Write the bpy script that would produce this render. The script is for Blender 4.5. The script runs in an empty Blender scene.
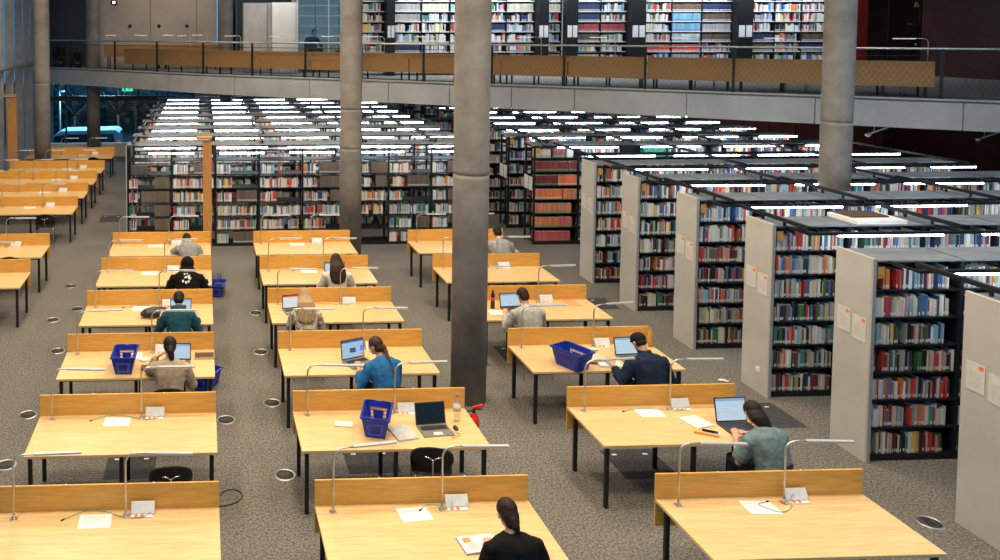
import bpy, math, random
import numpy as np
from mathutils import Vector, Matrix
R = math.radians
sc = bpy.context.scene
COL = sc.collection
rng = random.Random(7)

# ------------------------------------------------------------------ camera
FL, PX, PY, YW, PT, RL, CH = 799.06, 234.69, 68.92, -0.0388, 0.0501, 0.0014, 5.293
def rotm():
    c, s = math.cos(YW), math.sin(YW); A = Matrix(((c, s, 0), (-s, c, 0), (0, 0, 1)))
    c, s = math.cos(PT), math.sin(PT); B = Matrix(((1, 0, 0), (0, c, -s), (0, s, c)))
    c, s = math.cos(RL), math.sin(RL); D = Matrix(((c, 0, -s), (0, 1, 0), (s, 0, c)))
    return D @ B @ A
CM = rotm()
def proj(x, y, z):
    v = CM @ Vector((x, y, z - CH)); return PX + FL*v.x/v.y, PY - FL*v.z/v.y
def ray(px, py):
    return CM.transposed() @ Vector(((px-PX)/FL, 1, -(py-PY)/FL))
def at_z(px, py, z):
    v = ray(px, py); t = (z-CH)/v.z; return Vector((v.x*t, v.y*t, z))
def at_y(px, py, y):
    v = ray(px, py); t = y/v.y; return Vector((v.x*t, y, CH+v.z*t))
cd = bpy.data.cameras.new('camera'); cam = bpy.data.objects.new('camera', cd); COL.objects.link(cam)
cd.sensor_width = 36; cd.lens = FL*36/1000; cd.shift_x = (500-PX)/1000; cd.shift_y = (PY-280)/1000
cd.clip_end = 300
r_, f_, u_ = CM[0], CM[1], CM[2]
cam.matrix_world = Matrix(((r_[0], u_[0], -f_[0], 0), (r_[1], u_[1], -f_[1], 0), (r_[2], u_[2], -f_[2], CH), (0, 0, 0, 1)))
sc.camera = cam
sc.view_settings.view_transform = 'Standard'; sc.view_settings.look = 'None'
sc.view_settings.gamma = 1; sc.view_settings.use_curve_mapping = False
sc.view_settings.exposure = 0.0
sc.cycles.max_bounces = 6; sc.cycles.transparent_max_bounces = 12
sc.cycles.sample_clamp_indirect = 6

# ------------------------------------------------------------------ materials
def new_mat(name):
    m = bpy.data.materials.new(name); m.use_nodes = True
    nt = m.node_tree; b = nt.nodes['Principled BSDF']
    return m, nt, b
def noise_mat(name, c1, c2, scale=8, rough=.5, metal=0, stretch=(1, 1, 1), bump=0, detail=3, spec=.5, lo=.35, hi=.65, coord='Object'):
    m, nt, b = new_mat(name); N = nt.nodes.new; L = nt.links.new
    tc = N('ShaderNodeTexCoord'); mp = N('ShaderNodeMapping'); mp.inputs['Scale'].default_value = stretch
    nz = N('ShaderNodeTexNoise'); nz.inputs['Scale'].default_value = scale; nz.inputs['Detail'].default_value = detail
    cr = N('ShaderNodeValToRGB'); e = cr.color_ramp.elements
    e[0].position = lo; e[0].color = (*c1, 1); e[1].position = hi; e[1].color = (*c2, 1)
    L(tc.outputs[coord], mp.inputs[0]); L(mp.outputs[0], nz.inputs['Vector']); L(nz.outputs['Fac'], cr.inputs[0]); L(cr.outputs[0], b.inputs['Base Color'])
    b.inputs['Roughness'].default_value = rough; b.inputs['Metallic'].default_value = metal
    b.inputs['Specular IOR Level'].default_value = spec
    if bump:
        bp = N('ShaderNodeBump'); bp.inputs['Strength'].default_value = bump; bp.inputs['Distance'].default_value = .01
        L(nz.outputs['Fac'], bp.inputs['Height']); L(bp.outputs[0], b.inputs['Normal'])
    return m
def flat(name, c, rough=.5, metal=0, var=.12, scale=20, spec=.5):
    return noise_mat(name, tuple(v*(1-var) for v in c), tuple(min(1, v*(1+var)) for v in c), scale, rough, metal, spec=spec)
def emit(name, c, s):
    m, nt, b = new_mat(name)
    b.inputs['Base Color'].default_value = (*c, 1); b.inputs['Emission Color'].default_value = (*c, 1); b.inputs['Emission Strength'].default_value = s
    return m
M = {}
M['wood'] = noise_mat('beech_top', (.58, .395, .185), (.68, .48, .24), 3, .35, stretch=(1.2, 14, 14), detail=4)
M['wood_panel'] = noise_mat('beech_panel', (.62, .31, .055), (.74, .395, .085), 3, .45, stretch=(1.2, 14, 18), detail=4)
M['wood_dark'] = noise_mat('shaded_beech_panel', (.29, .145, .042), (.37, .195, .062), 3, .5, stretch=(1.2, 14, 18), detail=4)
M['wood_edge'] = noise_mat('beech_edge', (.56, .36, .14), (.66, .44, .19), 6, .5, stretch=(1.2, 10, 10))
M['oak_post'] = noise_mat('oiled_oak', (.42, .19, .05), (.55, .27, .08), 3, .45, stretch=(14, 14, .8), detail=4)
M['black_metal'] = flat('black_steel', (.009, .011, .013), .45, spec=.35)
M['shelf_metal'] = flat('charcoal_shelf_steel', (.009, .012, .016), .5, spec=.3)
M['canopy'] = noise_mat('grey_canopy_board', (.12, .14, .16), (.20, .225, .25), 2.2, .6, stretch=(1, 3, 1), detail=5)
M['white_board'] = flat('white_shelf_board', (.6, .62, .64), .5)
M['panel_grey'] = noise_mat('grey_laminate_end', (.40, .395, .375), (.46, .455, .435), 1.5, .5)
M['alu'] = flat('brushed_aluminium', (.5, .52, .54), .45, .5, var=.04)
M['steel'] = flat('satin_steel', (.55, .54, .52), .3, .85)
M['chrome'] = flat('chrome', (.75, .75, .75), .15, 1)
M['paper'] = flat('white_paper', (.70, .71, .75), .8, var=.03)
M['print'] = flat('grey_print', (.42, .42, .45), .8)
M['sheet'] = flat('notice_sheet', (.56, .55, .52), .7, var=.04)
M['orange'] = flat('orange_print', (.85, .2, .04), .6)
M['card'] = flat('amber_card', (.55, .27, .05), .6)
M['white_plastic'] = flat('white_plastic', (.72, .72, .71), .4, var=.04)
M['flap'] = flat('grey_hatch_lid', (.66, .67, .69), .4, 0, var=.04)
M['black_plastic'] = flat('black_plastic', (.012, .012, .013), .45)
M['black_ply'] = flat('black_stained_ply', (.007, .008, .009), .5, spec=.35)
M['blue_plastic'] = flat('blue_basket_plastic', (.012, .035, .33), .35)
M['green_cable'] = flat('green_cable', (.22, .42, .28), .5)
M['red_paint'] = flat('red_paint', (.62, .025, .015), .3)
M['red_plastic'] = flat('red_plastic', (.55, .03, .04), .4)
M['skin'] = noise_mat('skin', (.50, .27, .18), (.58, .33, .23), 12, .5)
M['eye'] = flat('eye_white', (.7, .7, .68), .2)
M['glass'] = None
def glass_mat(name, tint, alpha):
    m, nt, b = new_mat(name); N = nt.nodes.new; L = nt.links.new
    t = N('ShaderNodeBsdfTransparent'); t.inputs[0].default_value = (*tint, 1)
    g = N('ShaderNodeBsdfGlossy'); g.inputs['Roughness'].default_value = .02
    mx = N('ShaderNodeMixShader'); mx.inputs[0].default_value = alpha
    L(t.outputs[0], mx.inputs[1]); L(g.outputs[0], mx.inputs[2]); L(mx.outputs[0], nt.nodes['Material Output'].inputs[0])
    return m
M['glass'] = glass_mat('window_glass', (.55, .78, .9), .05)
M['room_glass'] = glass_mat('room_glass', (.66, .77, .80), .08)
M['clear_plastic'] = glass_mat('clear_bottle', (.93, .93, .93), .18)
def concrete(name, c1, c2, sc_=1.2):
    m, nt, b = new_mat(name); N = nt.nodes.new; L = nt.links.new
    tc = N('ShaderNodeTexCoord'); n1 = N('ShaderNodeTexNoise'); n1.inputs['Scale'].default_value = sc_; n1.inputs['Detail'].default_value = 8
    n1.inputs['Roughness'].default_value = .65
    cr = N('ShaderNodeValToRGB'); e = cr.color_ramp.elements; e[0].position = .3; e[0].color = (*c1, 1); e[1].position = .7; e[1].color = (*c2, 1)
    n2 = N('ShaderNodeTexVoronoi'); n2.inputs['Scale'].default_value = 9
    c2r = N('ShaderNodeValToRGB'); e = c2r.color_ramp.elements; e[0].position = .03; e[0].color = (.55, .55, .55, 1); e[1].position = .07; e[1].color = (1, 1, 1, 1)
    mx = N('ShaderNodeMix'); mx.data_type = 'RGBA'; mx.blend_type = 'MULTIPLY'; mx.inputs[0].default_value = .55
    L(tc.outputs['Object'], n1.inputs['Vector']); L(tc.outputs['Object'], n2.inputs['Vector']); L(n1.outputs['Fac'], cr.inputs[0])
    L(n2.outputs['Distance'], c2r.inputs[0]); L(cr.outputs[0], mx.inputs[6]); L(c2r.outputs[0], mx.inputs[7]); L(mx.outputs[2], b.inputs['Base Color'])
    b.inputs['Roughness'].default_value = .75
    bp = N('ShaderNodeBump'); bp.inputs['Strength'].default_value = .25; bp.inputs['Distance'].default_value = .01
    L(n1.outputs['Fac'], bp.inputs['Height']); L(bp.outputs[0], b.inputs['Normal'])
    return m
M['concrete'] = concrete('column_concrete', (.12, .108, .095), (.30, .28, .255))
M['slab'] = concrete('slab_concrete', (.30, .30, .29), (.40, .40, .385), .9)
M['wall_concrete'] = concrete('wall_concrete', (.34, .30, .26), (.44, .39, .34), .6)
def carpet():
    m, nt, b = new_mat('flecked_carpet'); N = nt.nodes.new; L = nt.links.new
    tc = N('ShaderNodeTexCoord')
    n1 = N('ShaderNodeTexNoise'); n1.inputs['Scale'].default_value = 38; n1.inputs['Detail'].default_value = 6; n1.inputs['Roughness'].default_value = .8
    cr = N('ShaderNodeValToRGB'); e = cr.color_ramp.elements; e[0].position = .36; e[0].color = (.025, .024, .023, 1); e[1].position = .64; e[1].color = (.27, .258, .24, 1)
    br = N('ShaderNodeTexBrick'); br.inputs['Scale'].default_value = 1; br.offset = 0
    br.inputs['Color1'].default_value = (1, 1, 1, 1); br.inputs['Color2'].default_value = (.86, .86, .86, 1); br.inputs['Mortar'].default_value = (.85, .85, .85, 1)
    br.inputs['Brick Width'].default_value = .5; br.inputs['Row Height'].default_value = .5; br.inputs['Mortar Size'].default_value = .004
    mx = N('ShaderNodeMix'); mx.data_type = 'RGBA'; mx.blend_type = 'MULTIPLY'; mx.inputs[0].default_value = .6
    L(tc.outputs['Object'], n1.inputs['Vector']); L(tc.outputs['Object'], br.inputs['Vector']); L(n1.outputs['Fac'], cr.inputs[0])
    L(cr.outputs[0], mx.inputs[6]); L(br.outputs['Color'], mx.inputs[7]); L(mx.outputs[2], b.inputs['Base Color'])
    b.inputs['Roughness'].default_value = .95; b.inputs['Specular IOR Level'].default_value = .1
    return m
M['carpet'] = carpet()
M['dark_carpet'] = noise_mat('dark_carpet_tile', (.03, .032, .036), (.08, .083, .09), 60, .95, spec=.1)
M['upper_floor'] = noise_mat('upper_carpet', (.16, .16, .155), (.24, .24, .235), 30, .9)
M['dark_panel'] = noise_mat('brightened_red_panelling', (.10, .032, .028), (.16, .05, .043), 2, .35)  # lower wall's panelling, colour raised in place of light under the slab
M['darker_panel'] = noise_mat('black_red_panelling', (.035, .013, .012), (.055, .02, .017), 2, .4)
M['red_panel'] = flat('red_panelling', (.35, .02, .015), .4)
M['mullion'] = noise_mat('facade_fin', (.28, .27, .25), (.34, .33, .31), 3, .5)
M['dark_frame'] = flat('dark_window_frame', (.02, .027, .035), .4)
M['plaster'] = flat('pale_plaster', (.5, .49, .46), .7, var=.05, scale=2)
M['ceiling'] = flat('ceiling_paint', (.2, .2, .2), .8, scale=2)
M['tube'] = emit('fluorescent_tube', (.84, .93, 1), 24)
M['led'] = emit('warm_led', (1, .88, .70), 3.5)
M['exit'] = emit('exit_sign_face', (.05, .9, .35), 1.6)
M['leaf'] = noise_mat('plant_leaf', (.01, .03, .012), (.03, .07, .03), 10, .5)
M['bark'] = flat('bark', (.03, .025, .02), .9)
M['hedge'] = noise_mat('hedge_leaf', (.01, .03, .03), (.03, .075, .06), 3, .9)
M['asphalt'] = flat('asphalt', (.06, .07, .08), .9)
M['van_white'] = flat('white_car_paint', (.6, .62, .64), .25, var=.03)
M['van_glass'] = flat('dark_car_glass', (.02, .03, .04), .1)
M['tail'] = emit('tail_light', (1, .05, .02), 1.5)
M['yellow'] = flat('yellow_sign', (.85, .6, .03), .5)
def attr_mat(name, rough=.6):
    m, nt, b = new_mat(name); a = nt.nodes.new('ShaderNodeVertexColor'); a.layer_name = 'col'
    nz = nt.nodes.new('ShaderNodeTexNoise'); nz.inputs['Scale'].default_value = 60
    mx = nt.nodes.new('ShaderNodeMix'); mx.data_type = 'RGBA'; mx.blend_type = 'MULTIPLY'; mx.inputs[0].default_value = .25
    nt.links.new(a.outputs[0], mx.inputs[6]); nt.links.new(nz.outputs['Color'], mx.inputs[7]); nt.links.new(mx.outputs[2], b.inputs['Base Color'])
    b.inputs['Roughness'].default_value = rough
    return m
M['book'] = attr_mat('book_cloth')

# ------------------------------------------------------------------ mesh builder
class MB:
    def __init__(s): s.v = []; s.f = []; s.m = []; s.mats = []; s.smooth = []; s.c = []
    def mi(s, mat):
        if mat not in s.mats: s.mats.append(mat)
        return s.mats.index(mat)
    def add(s, vs, fs, mat, smooth=False, col=None):
        b = len(s.v); s.v += [tuple(v) for v in vs]; k = s.mi(mat)
        for f in fs: s.f.append(tuple(b+i for i in f)); s.m.append(k); s.smooth.append(smooth); s.c.append(col)
    def box(s, x0, x1, y0, y1, z0, z1, mat, T=None, col=None):
        vs = [(x, y, z) for x in (x0, x1) for y in (y0, y1) for z in (z0, z1)]
        if T is not None: vs = [T @ Vector(v) for v in vs]
        s.add(vs, [(0, 1, 3, 2), (4, 6, 7, 5), (0, 4, 5, 1), (2, 3, 7, 6), (0, 2, 6, 4), (1, 5, 7, 3)], mat, col=col)
    def bbox(s, x0, x1, y0, y1, z0, z1, mat, b=.004, T=None):   # box with chamfered vertical edges and top
        vs = []; 
        for z, d in ((z0, 0), (z1-b, 0), (z1, b)):
            xa, xb, ya, yb = x0+d, x1-d, y0+d, y1-d
            vs += [(xa+b, ya, z), (xb-b, ya, z), (xb, ya+b, z), (xb, yb-b, z), (xb-b, yb, z), (xa+b, yb, z), (xa, yb-b, z), (xa, ya+b, z)]
        if T is not None: vs = [T @ Vector(v) for v in vs]
        fs = [tuple(range(7, -1, -1)), tuple(range(16, 24))]
        for k in (0, 8):
            for i in range(8): j = (i+1) % 8; fs.append((k+i, k+j, k+8+j, k+8+i))
        s.add(vs, fs, mat)
    def prism(s, pts, z0, z1, mat, T=None):
        n = len(pts); vs = [(x, y, z0) for x, y in pts]+[(x, y, z1) for x, y in pts]
        if T is not None: vs = [T @ Vector(v) for v in vs]
        s.add(vs, [tuple(range(n-1, -1, -1)), tuple(range(n, 2*n))]+[(i, (i+1) % n, n+(i+1) % n, n+i) for i in range(n)], mat)
    def tube(s, pts, r, mat, n=8, closed=False, flat_=1.0):
        pts = [Vector(p) for p in pts]; rs = r if isinstance(r, (list, tuple)) else [r]*len(pts)
        vs = []; prev = None
        for i, p in enumerate(pts):
            a = pts[max(i-1, 0)]; b = pts[min(i+1, len(pts)-1)]; d = (b-a).normalized()
            if prev is None:
                up = Vector((0, 0, 1)) if abs(d.z) < .9 else Vector((1, 0, 0)); sd = d.cross(up).normalized()
            else:
                sd = (prev-d*prev.dot(d)).normalized()
            prev = sd; up = sd.cross(d)
            for k in range(n):
                t = 2*math.pi*k/n; vs.append(p+sd*math.cos(t)*rs[i]+up*math.sin(t)*rs[i]*flat_)
        m = len(pts); fs = []
        for i in range(m-1):
            for k in range(n): fs.append((i*n+k, i*n+(k+1) % n, (i+1)*n+(k+1) % n, (i+1)*n+k))
        fs += [tuple(range(n-1, -1, -1)), tuple(range((m-1)*n, m*n))]
        s.add(vs, fs, mat, True)
    def loft(s, rings, mat, n=16):
        """rings: (center, side vec, up vec, a, b)"""
        vs = []
        for c, sd, up, a, b in rings:
            for k in range(n):
                t = 2*math.pi*k/n; vs.append(Vector(c)+sd*math.cos(t)*a+up*math.sin(t)*b)
        m = len(rings); fs = []
        for i in range(m-1):
            for k in range(n): fs.append((i*n+k, i*n+(k+1) % n, (i+1)*n+(k+1) % n, (i+1)*n+k))
        fs += [tuple(range(n-1, -1, -1)), tuple(range((m-1)*n, m*n))]
        s.add(vs, fs, mat, True)
    def lathe(s, prof, mat, n=16, c=(0, 0, 0)):
        vs = []
        for r, z in prof:
            for k in range(n):
                t = 2*math.pi*k/n; vs.append((c[0]+r*math.cos(t), c[1]+r*math.sin(t), c[2]+z))
        m = len(prof); fs = []
        for i in range(m-1):
            for k in range(n): fs.append((i*n+k, i*n+(k+1) % n, (i+1)*n+(k+1) % n, (i+1)*n+k))
        fs += [tuple(range(n-1, -1, -1)), tuple(range((m-1)*n, m*n))]
        s.add(vs, fs, mat, True)
    def ellipsoid(s, c, rx, ry, rz, mat, T=None, n=16, m=10):
        vs = []; fs = []
        for i in range(m+1):
            ph = math.pi*i/m
            for k in range(n):
                t = 2*math.pi*k/n; v = Vector((rx*math.sin(ph)*math.cos(t), ry*math.sin(ph)*math.sin(t), rz*math.cos(ph)))
                if T is not None: v = T @ v
                vs.append(Vector(c)+v)
        for i in range(m):
            for k in range(n): fs.append((i*n+k, (i+1)*n+k, (i+1)*n+(k+1) % n, i*n+(k+1) % n))
        s.add(vs, fs, mat, True)
    def build(s, name, parent=None, loc=None):
        me = bpy.data.meshes.new(name); me.from_pydata(s.v, [], s.f)
        for m in s.mats: me.materials.append(m)
        me.polygons.foreach_set('material_index', s.m); me.polygons.foreach_set('use_smooth', s.smooth)
        if any(c is not None for c in s.c):
            ca = me.color_attributes.new('col', 'FLOAT_COLOR', 'CORNER'); arr = []
            for f, c in zip(s.f, s.c):
                c = c or (.5, .5, .5)
                arr += [c[0], c[1], c[2], 1.0]*len(f)
            ca.data.foreach_set('color', arr)
        me.update()
        o = bpy.data.objects.new(name, me); COL.objects.link(o)
        if parent is not None: o.parent = parent
        if loc is not None: o.location = loc
        return o
def thing(name, label, cat, loc=(0, 0, 0), rz=0, group=None):
    o = bpy.data.objects.new(name, None); COL.objects.link(o); o.empty_display_size = .1
    o.location = loc; o.rotation_euler = (0, 0, rz); o['label'] = label; o['category'] = cat
    if group: o['group'] = group
    return o
def tag(o, label, cat, group=None, kind=None):
    o['label'] = label; o['category'] = cat
    if group: o['group'] = group
    if kind: o['kind'] = kind
    return o
def struct(o): o['kind'] = 'structure'; return o
CH_OF = {}
def copy_tree(o, parent=None):
    c = o.copy(); COL.objects.link(c)
    if parent is not None: c.parent = parent
    for ch in list(o.children): copy_tree(ch, c)
    return c
def relabel(o, label, loc, rz=0, group=None):
    o['label'] = label; o.location = loc; o.rotation_euler = (0, 0, rz)
    if group: o['group'] = group
    return o
ORD = ['front', 'second', 'third', 'fourth', 'fifth', 'sixth', 'seventh', 'eighth', 'ninth', 'tenth', 'eleventh', 'twelfth']

# ------------------------------------------------------------------ room shell
b = MB(); b.box(-7, 24, -1, 34, -.2, 0, M['carpet']); struct(b.build('floor'))
EDGE = [(-7.0, 33.3), (-6.3, 32.8), (-4.2, 31.2), (-1.97, 29.2), (0, 27.4), (1.9, 26.1), (4.2, 24.6), (6, 23.4), (8.2, 21.9), (10.85, 20.2), (12.9, 18.75), (15.0, 17.4), (16.9, 16.2), (20, 14.3), (24, 12.0)]
HU = 3.7
b = MB(); b.prism(EDGE+[(24, 34), (-7, 34)], HU-.6, HU, M['slab']); struct(b.build('floor_upper'))
b = MB(); b.prism([(x, y+.04) for x, y in EDGE]+[(24, 33.9), (-6.9, 33.9)], HU, HU+.012, M['upper_floor']); struct(b.build('floor_upper_carpet'))
# fascia panels with joints, a dark shadow gap at the top and a kerb
def edge_pt(px, off=0.0, z=HU):
    """point on the slab edge seen at image column px (built at load, in world metres)"""
    for (x0, y0), (x1, y1) in zip(EDGE[:-1], EDGE[1:]):
        a = proj(x0, y0, z)[0]; c = proj(x1, y1, z)[0]
        if a <= px <= c or (px < a and (x0, y0) == EDGE[0]):
            lo, hi = 0., 1.
            for _ in range(40):
                m = (lo+hi)/2
                if proj(x0+(x1-x0)*m, y0+(y1-y0)*m, z)[0] < px: lo = m
                else: hi = m
            d = Vector((x1-x0, y1-y0, 0)).normalized(); n = Vector((-d.y, d.x, 0))
            return Vector((x0+(x1-x0)*lo, y0+(y1-y0)*lo, z))+n*off, d
    (x0, y0), (x1, y1) = EDGE[-2:]; d = Vector((x1-x0, y1-y0, 0)).normalized(); return Vector((x1, y1, z)), d
jn = [36, 118, 170, 235, 310, 389, 450, 512, 575, 687, 815, 963, 1150]
for i, (a, c) in enumerate(zip(jn[:-1], jn[1:])):
    k = MB(); n = 6; ps = []
    for q in range(n+1):
        p, d = edge_pt(a+(c-a)*q/n); ps.append((p, d))
    out = []; inn = []
    for q, (p, d) in enumerate(ps):
        nn = Vector((-d.y, d.x, 0)); sh = d*(.012 if q == 0 else -.012 if q == n else 0)
        out.append(p-nn*.05+sh); inn.append(p-nn*.002+sh)
    k.prism([(p.x, p.y) for p in out]+[(p.x, p.y) for p in reversed(inn)], HU-.62, HU-.03, M['slab'])
    struct(k.build('trim_%d' % (i+1)))
k = MB(); pts = []
for q in range(0, 41):
    p, d = edge_pt(34+q*28); pts.append((p, Vector((-d.y, d.x, 0))))
k.prism([(p.x-n.x*.08, p.y-n.y*.08) for p, n in pts]+[(p.x+n.x*.12, p.y+n.y*.12) for p, n in reversed(pts)], HU+.013, HU+.05, M['slab'])
struct(k.build('trim_20'))
b = MB(); b.box(-7, 24, -1, 34, 9.6, 9.75, M['ceiling']); struct(b.build('ceiling'))
b = MB(); b.box(24, 24.2, -1, 34, 0, 9.6, M['darker_panel']); struct(b.build('wall_right'))
# dark panelled wall behind the stacks, right
b = MB(); b.box(16.6, 24, 27.2, 27.4, 0, HU-.62, M['dark_panel'])
for i in range(9): b.box(17+i*.95, 17.02+i*.95, 27.17, 27.2, 0, HU-.62, M['black_metal'])
struct(b.build('wall_back_right'))
b = MB(); b.box(21.2, 24, 25.9, 26.1, HU+.02, 9.6, M['darker_panel'])
struct(b.build('wall_upper_right'))
# lower wall / facade back left
k = MB()
Yw = 33.2
k.box(-7, 24, Yw, Yw+.25, 0, .55, M['plaster']); struct(k.build('wall_back'))
k = MB(); k.box(-.35, 24, Yw+.03, Yw+.2, .56, HU-.62, M['plaster']); struct(k.build('wall_back_upper'))
k = MB(); k.box(-7, -.4, Yw+.05, Yw+.2, 2.32, 2.52, M['dark_frame'])
for x in (-6.9, -5.72, -4.55, -2.72, -1.5, -.42): k.box(x-.03, x+.03, Yw+.04, Yw+.18, .56, HU-.62, M['dark_frame'])
f = struct(k.build('window_1'))
g = MB(); g.box(-7, -.4, Yw+.1, Yw+.11, .56, HU-.62, M['glass']); g.build('window_pane', f)
# left facade
k = MB(); k.box(-7.2, -7, -1, 34, 0, .3, M['plaster']); struct(k.build('wall_left'))
k = MB()
for i in range(24):
    y = 2.4+i*1.45; k.box(-7.0, -6.72, y-.07, y+.07, .0, 9.6, M['mullion'])
    k.box(-7.05, -6.95, y-.12+.7, y+.12+.7, .3, 9.6, M['dark_frame'])
f = struct(k.build('window_2'))
g = MB(); g.box(-7.03, -7.02, -1, 34, .3, 9.6, M['glass']); g.build('window_pane', f)
k = MB(); k.tube([(-6.66, -1, 3.95), (-6.66, 32.3, 3.95)], .06, M['mullion'], 10); struct(k.build('trim_21'))
# upper back walls
k = MB(); k.box(-4.35, .55, 33.3, 33.5, HU+.02, 9.6, M['wall_concrete'])
for x in (-2.2, -.3): k.box(x, x+.012, 33.28, 33.3, HU+.02, 9.6, M['dark_frame'])
w = struct(k.build('wall_upper_left'))
for px in (130, 159, 187):
    p = at_y(px, 26, 33.29); h = MB(); h.tube([(p.x, 33.31, p.z), (p.x, 33.27, p.z)], .07, M['black_metal'], 12); h.build('tie_hole', w)
k = MB(); k.box(-7, -4.4, 33.45, 33.5, HU+.02, 9.6, M['dark_frame'])
struct(k.build('wall_upper_corner'))
k = MB(); k.box(1.36, 3.69, 33.3, 33.4, HU+.02, 9.6, M['dark_frame']); struct(k.build('wall_upper_middle'))
M['dim_glass'] = glass_mat('dim_glass', (.15, .28, .36), .05)
k = MB(); k.box(.6, 1.35, 33.4, 33.46, HU+.02, 9.6, M['dark_frame']); k.box(.6, .7, 33.2, 33.4, HU+.02, 9.6, M['dark_frame']); struct(k.build('window_3'))
g = MB(); g.box(.72, 1.35, 33.3, 33.31, HU+.02, 9.6, M['dim_glass']); g.build('window_pane', bpy.data.objects['window_3'])
k = MB(); k.box(3.7, 5.9, 32.9, 33.0, HU+.02, 9.6, M['plaster']); k.box(5.9, 21.2, 32.9, 33.0, HU+.02, 9.6, M['plaster']); struct(k.build('wall_upper_back'))

# columns
def column(x, y, r, z0, z1, rings, n):
    k = MB(); prof = [(r, z0)]
    for z in rings: prof += [(r, z-.06), (r, z-.012), (r-.008, z-.008), (r-.008, z+.008), (r, z+.012), (r, z+.06)]
    prof.append((r, z1)); k.lathe(prof, M['concrete'], 40)
    o = k.build('column_%d' % n, None, (x, y, 0)); struct(o); return o
def colpos(px, py, Y): p = at_y(px, py, Y); return p.x
column(at_z(468.2, 399, 0).x, 11.05, .245, 0, 9.6, [3.25, 6.6], 1)
column(3.29, 17.7, .245, 0, 9.6, [2.62, 3.5, 6.6], 2)
column(11.31, 13.8, .24, 0, 9.6, [3.62, 6.6], 3)
column(at_y(42, 100, 26.75).x, 26.75, .27, 0, 9.6, [3.5, 6.6], 4)
column(at_y(93.5, 110, 32.3).x, 32.3, .27, 0, 9.6, [6.6], 5)
column(at_y(226, 30, 30.6).x, 30.6, .27, 0, 9.6, [6.6], 6)

# ------------------------------------------------------------------ railing on the upper floor
posts = [14, 72, 116, 158, 204, 253, 306, 362, 424, 492, 564, 645, 733, 832, 940, 1062]
rail = thing('balustrade', 'long steel balustrade with wire mesh along the upper floor edge', 'railing', (8.2, 21.9, HU))
O = Vector((8.2, 21.9, HU))
tp = []
for px in posts:
    p, d = edge_pt(px, .0); n = Vector((-d.y, d.x, 0)); k = MB()
    q = p-n*.02-O
    T = Matrix.Translation(q) @ Matrix.Rotation(math.atan2(d.y, d.x), 4, 'Z')
    k.box(-.03, .03, -.05, -.005, .05, 1.12, M['black_metal'], T); k.box(-.045, .045, -.06, .0, .051, .08, M['black_metal'], T)
    k.build('post', rail)
rp = []
for q in range(0, 46):
    p, d = edge_pt(8+q*24); n = Vector((-d.y, d.x, 0)); q_ = p-n*.03-O
    if not rp or (q_-rp[-1]).length > .05: rp.append(q_)
k = MB(); k.tube([p+Vector((0, 0, 1.14)) for p in rp], .028, M['steel'], 8); k.build('handrail', rail)
k = MB(); k.tube([p+Vector((0, 0, .08)) for p in rp], .01, M['black_metal'], 6); k.tube([p+Vector((0, 0, .98)) for p in rp], .01, M['black_metal'], 6); k.build('mesh_cable', rail)
# wire net (diamond lattice of thin wires following the edge)
k = MB(); seg = []; tot = 0
for a, c in zip(rp[:-1], rp[1:]): seg.append((tot, a, c, (c-a).length)); tot += (c-a).length
def along(s):
    s = max(0, min(tot-.001, s))
    for t, a, c, l in seg:
        if t <= s < t+l: return a+(c-a)*((s-t)/l)
    return rp[-1]
s = 0; step = .11; hgt = .88
while s < tot:
    for sg in (1, -1):
        p0 = along(s)+Vector((0, 0, .09 if sg > 0 else .97)); p1 = along(s+hgt*.62)+Vector((0, 0, .97 if sg > 0 else .09))
        dd = (p1-p0); sd = Vector((0, 0, 1)).cross(dd).normalized()*.003; up = dd.cross(sd).normalized()*.003
        k.add([p0-sd, p0+up, p0+sd, p1-sd, p1+up, p1+sd], [(0, 1, 4, 3), (1, 2, 5, 4), (2, 0, 3, 5)], M['black_metal'])
    s += step
k.build('wire_net', rail)

# ------------------------------------------------------------------ desks
X0 = {'A': -6.35, 'L': -1.942, 'M': 1.049, 'R': 4.366}
WD = {'A': 3.085, 'L': 2.076, 'M': 2.076, 'R': 2.076}
YO = {'A': 0, 'L': .013, 'M': 0, 'R': -.03}
CN = {'A': 'far left', 'L': 'left', 'M': 'middle', 'R': 'right'}
def rowY(c, r): return 7.402+1.887*(r-1)+YO[c]
def make_desk(W, label, legs=(0.045, .5, 1), pz=(.46, .978)):
    t = thing('reading_desk', label, 'desk', (0, 0, 0), 0, 'reading desks')
    k = MB(); k.bbox(0, W, -.896, 0, .70, .73, M['wood'], .003); k.build('table_top', t)
    k = MB(); k.bbox(0, W, .001, .022, pz[0], pz[1], M['wood_panel'], .003)
    p = k.build('partition', t)
    k = MB()
    for u in (.3, .7): k.lathe([(.012, 0), (.012, .003)], M['white_plastic'], 8, (W*u, .011, pz[1]))
    k.build('cap', p)
    for u in legs:
        x = .06+(W-.12)*u if u not in (0.045,) else .06
        for y in (-.84, -.1):
            k = MB(); k.bbox(x-.022, x+.022, y-.022, y+.022, 0, .70, M['black_metal'], .004); k.build('leg', t)
    k = MB(); k.box(.05, W-.05, -.8, -.77, .65, .70, M['black_metal']); k.box(.05, W-.05, -.14, -.11, .65, .70, M['black_metal']); k.build('frame', t)
    return t
desk2 = desk3 = None
def put_desk(c, r, Y=None):
    global desk2, desk3
    n = {'A': 0}.get(c, r)
    lab = desk_name(c, r); full = 'beech ' + lab + ' with upright beech screen'
    Y = Y or rowY(c, r)
    if c == 'A':
        if desk3 is None: desk3 = make_desk(WD['A'], '', (0.045, .33, .67, 1)); o = desk3
        else: o = copy_tree(desk3)
    else:
        if desk2 is None: desk2 = make_desk(2.076, ''); o = desk2
        else: o = copy_tree(desk2)
    relabel(o, full, (X0[c], Y, 0)); return o
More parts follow.
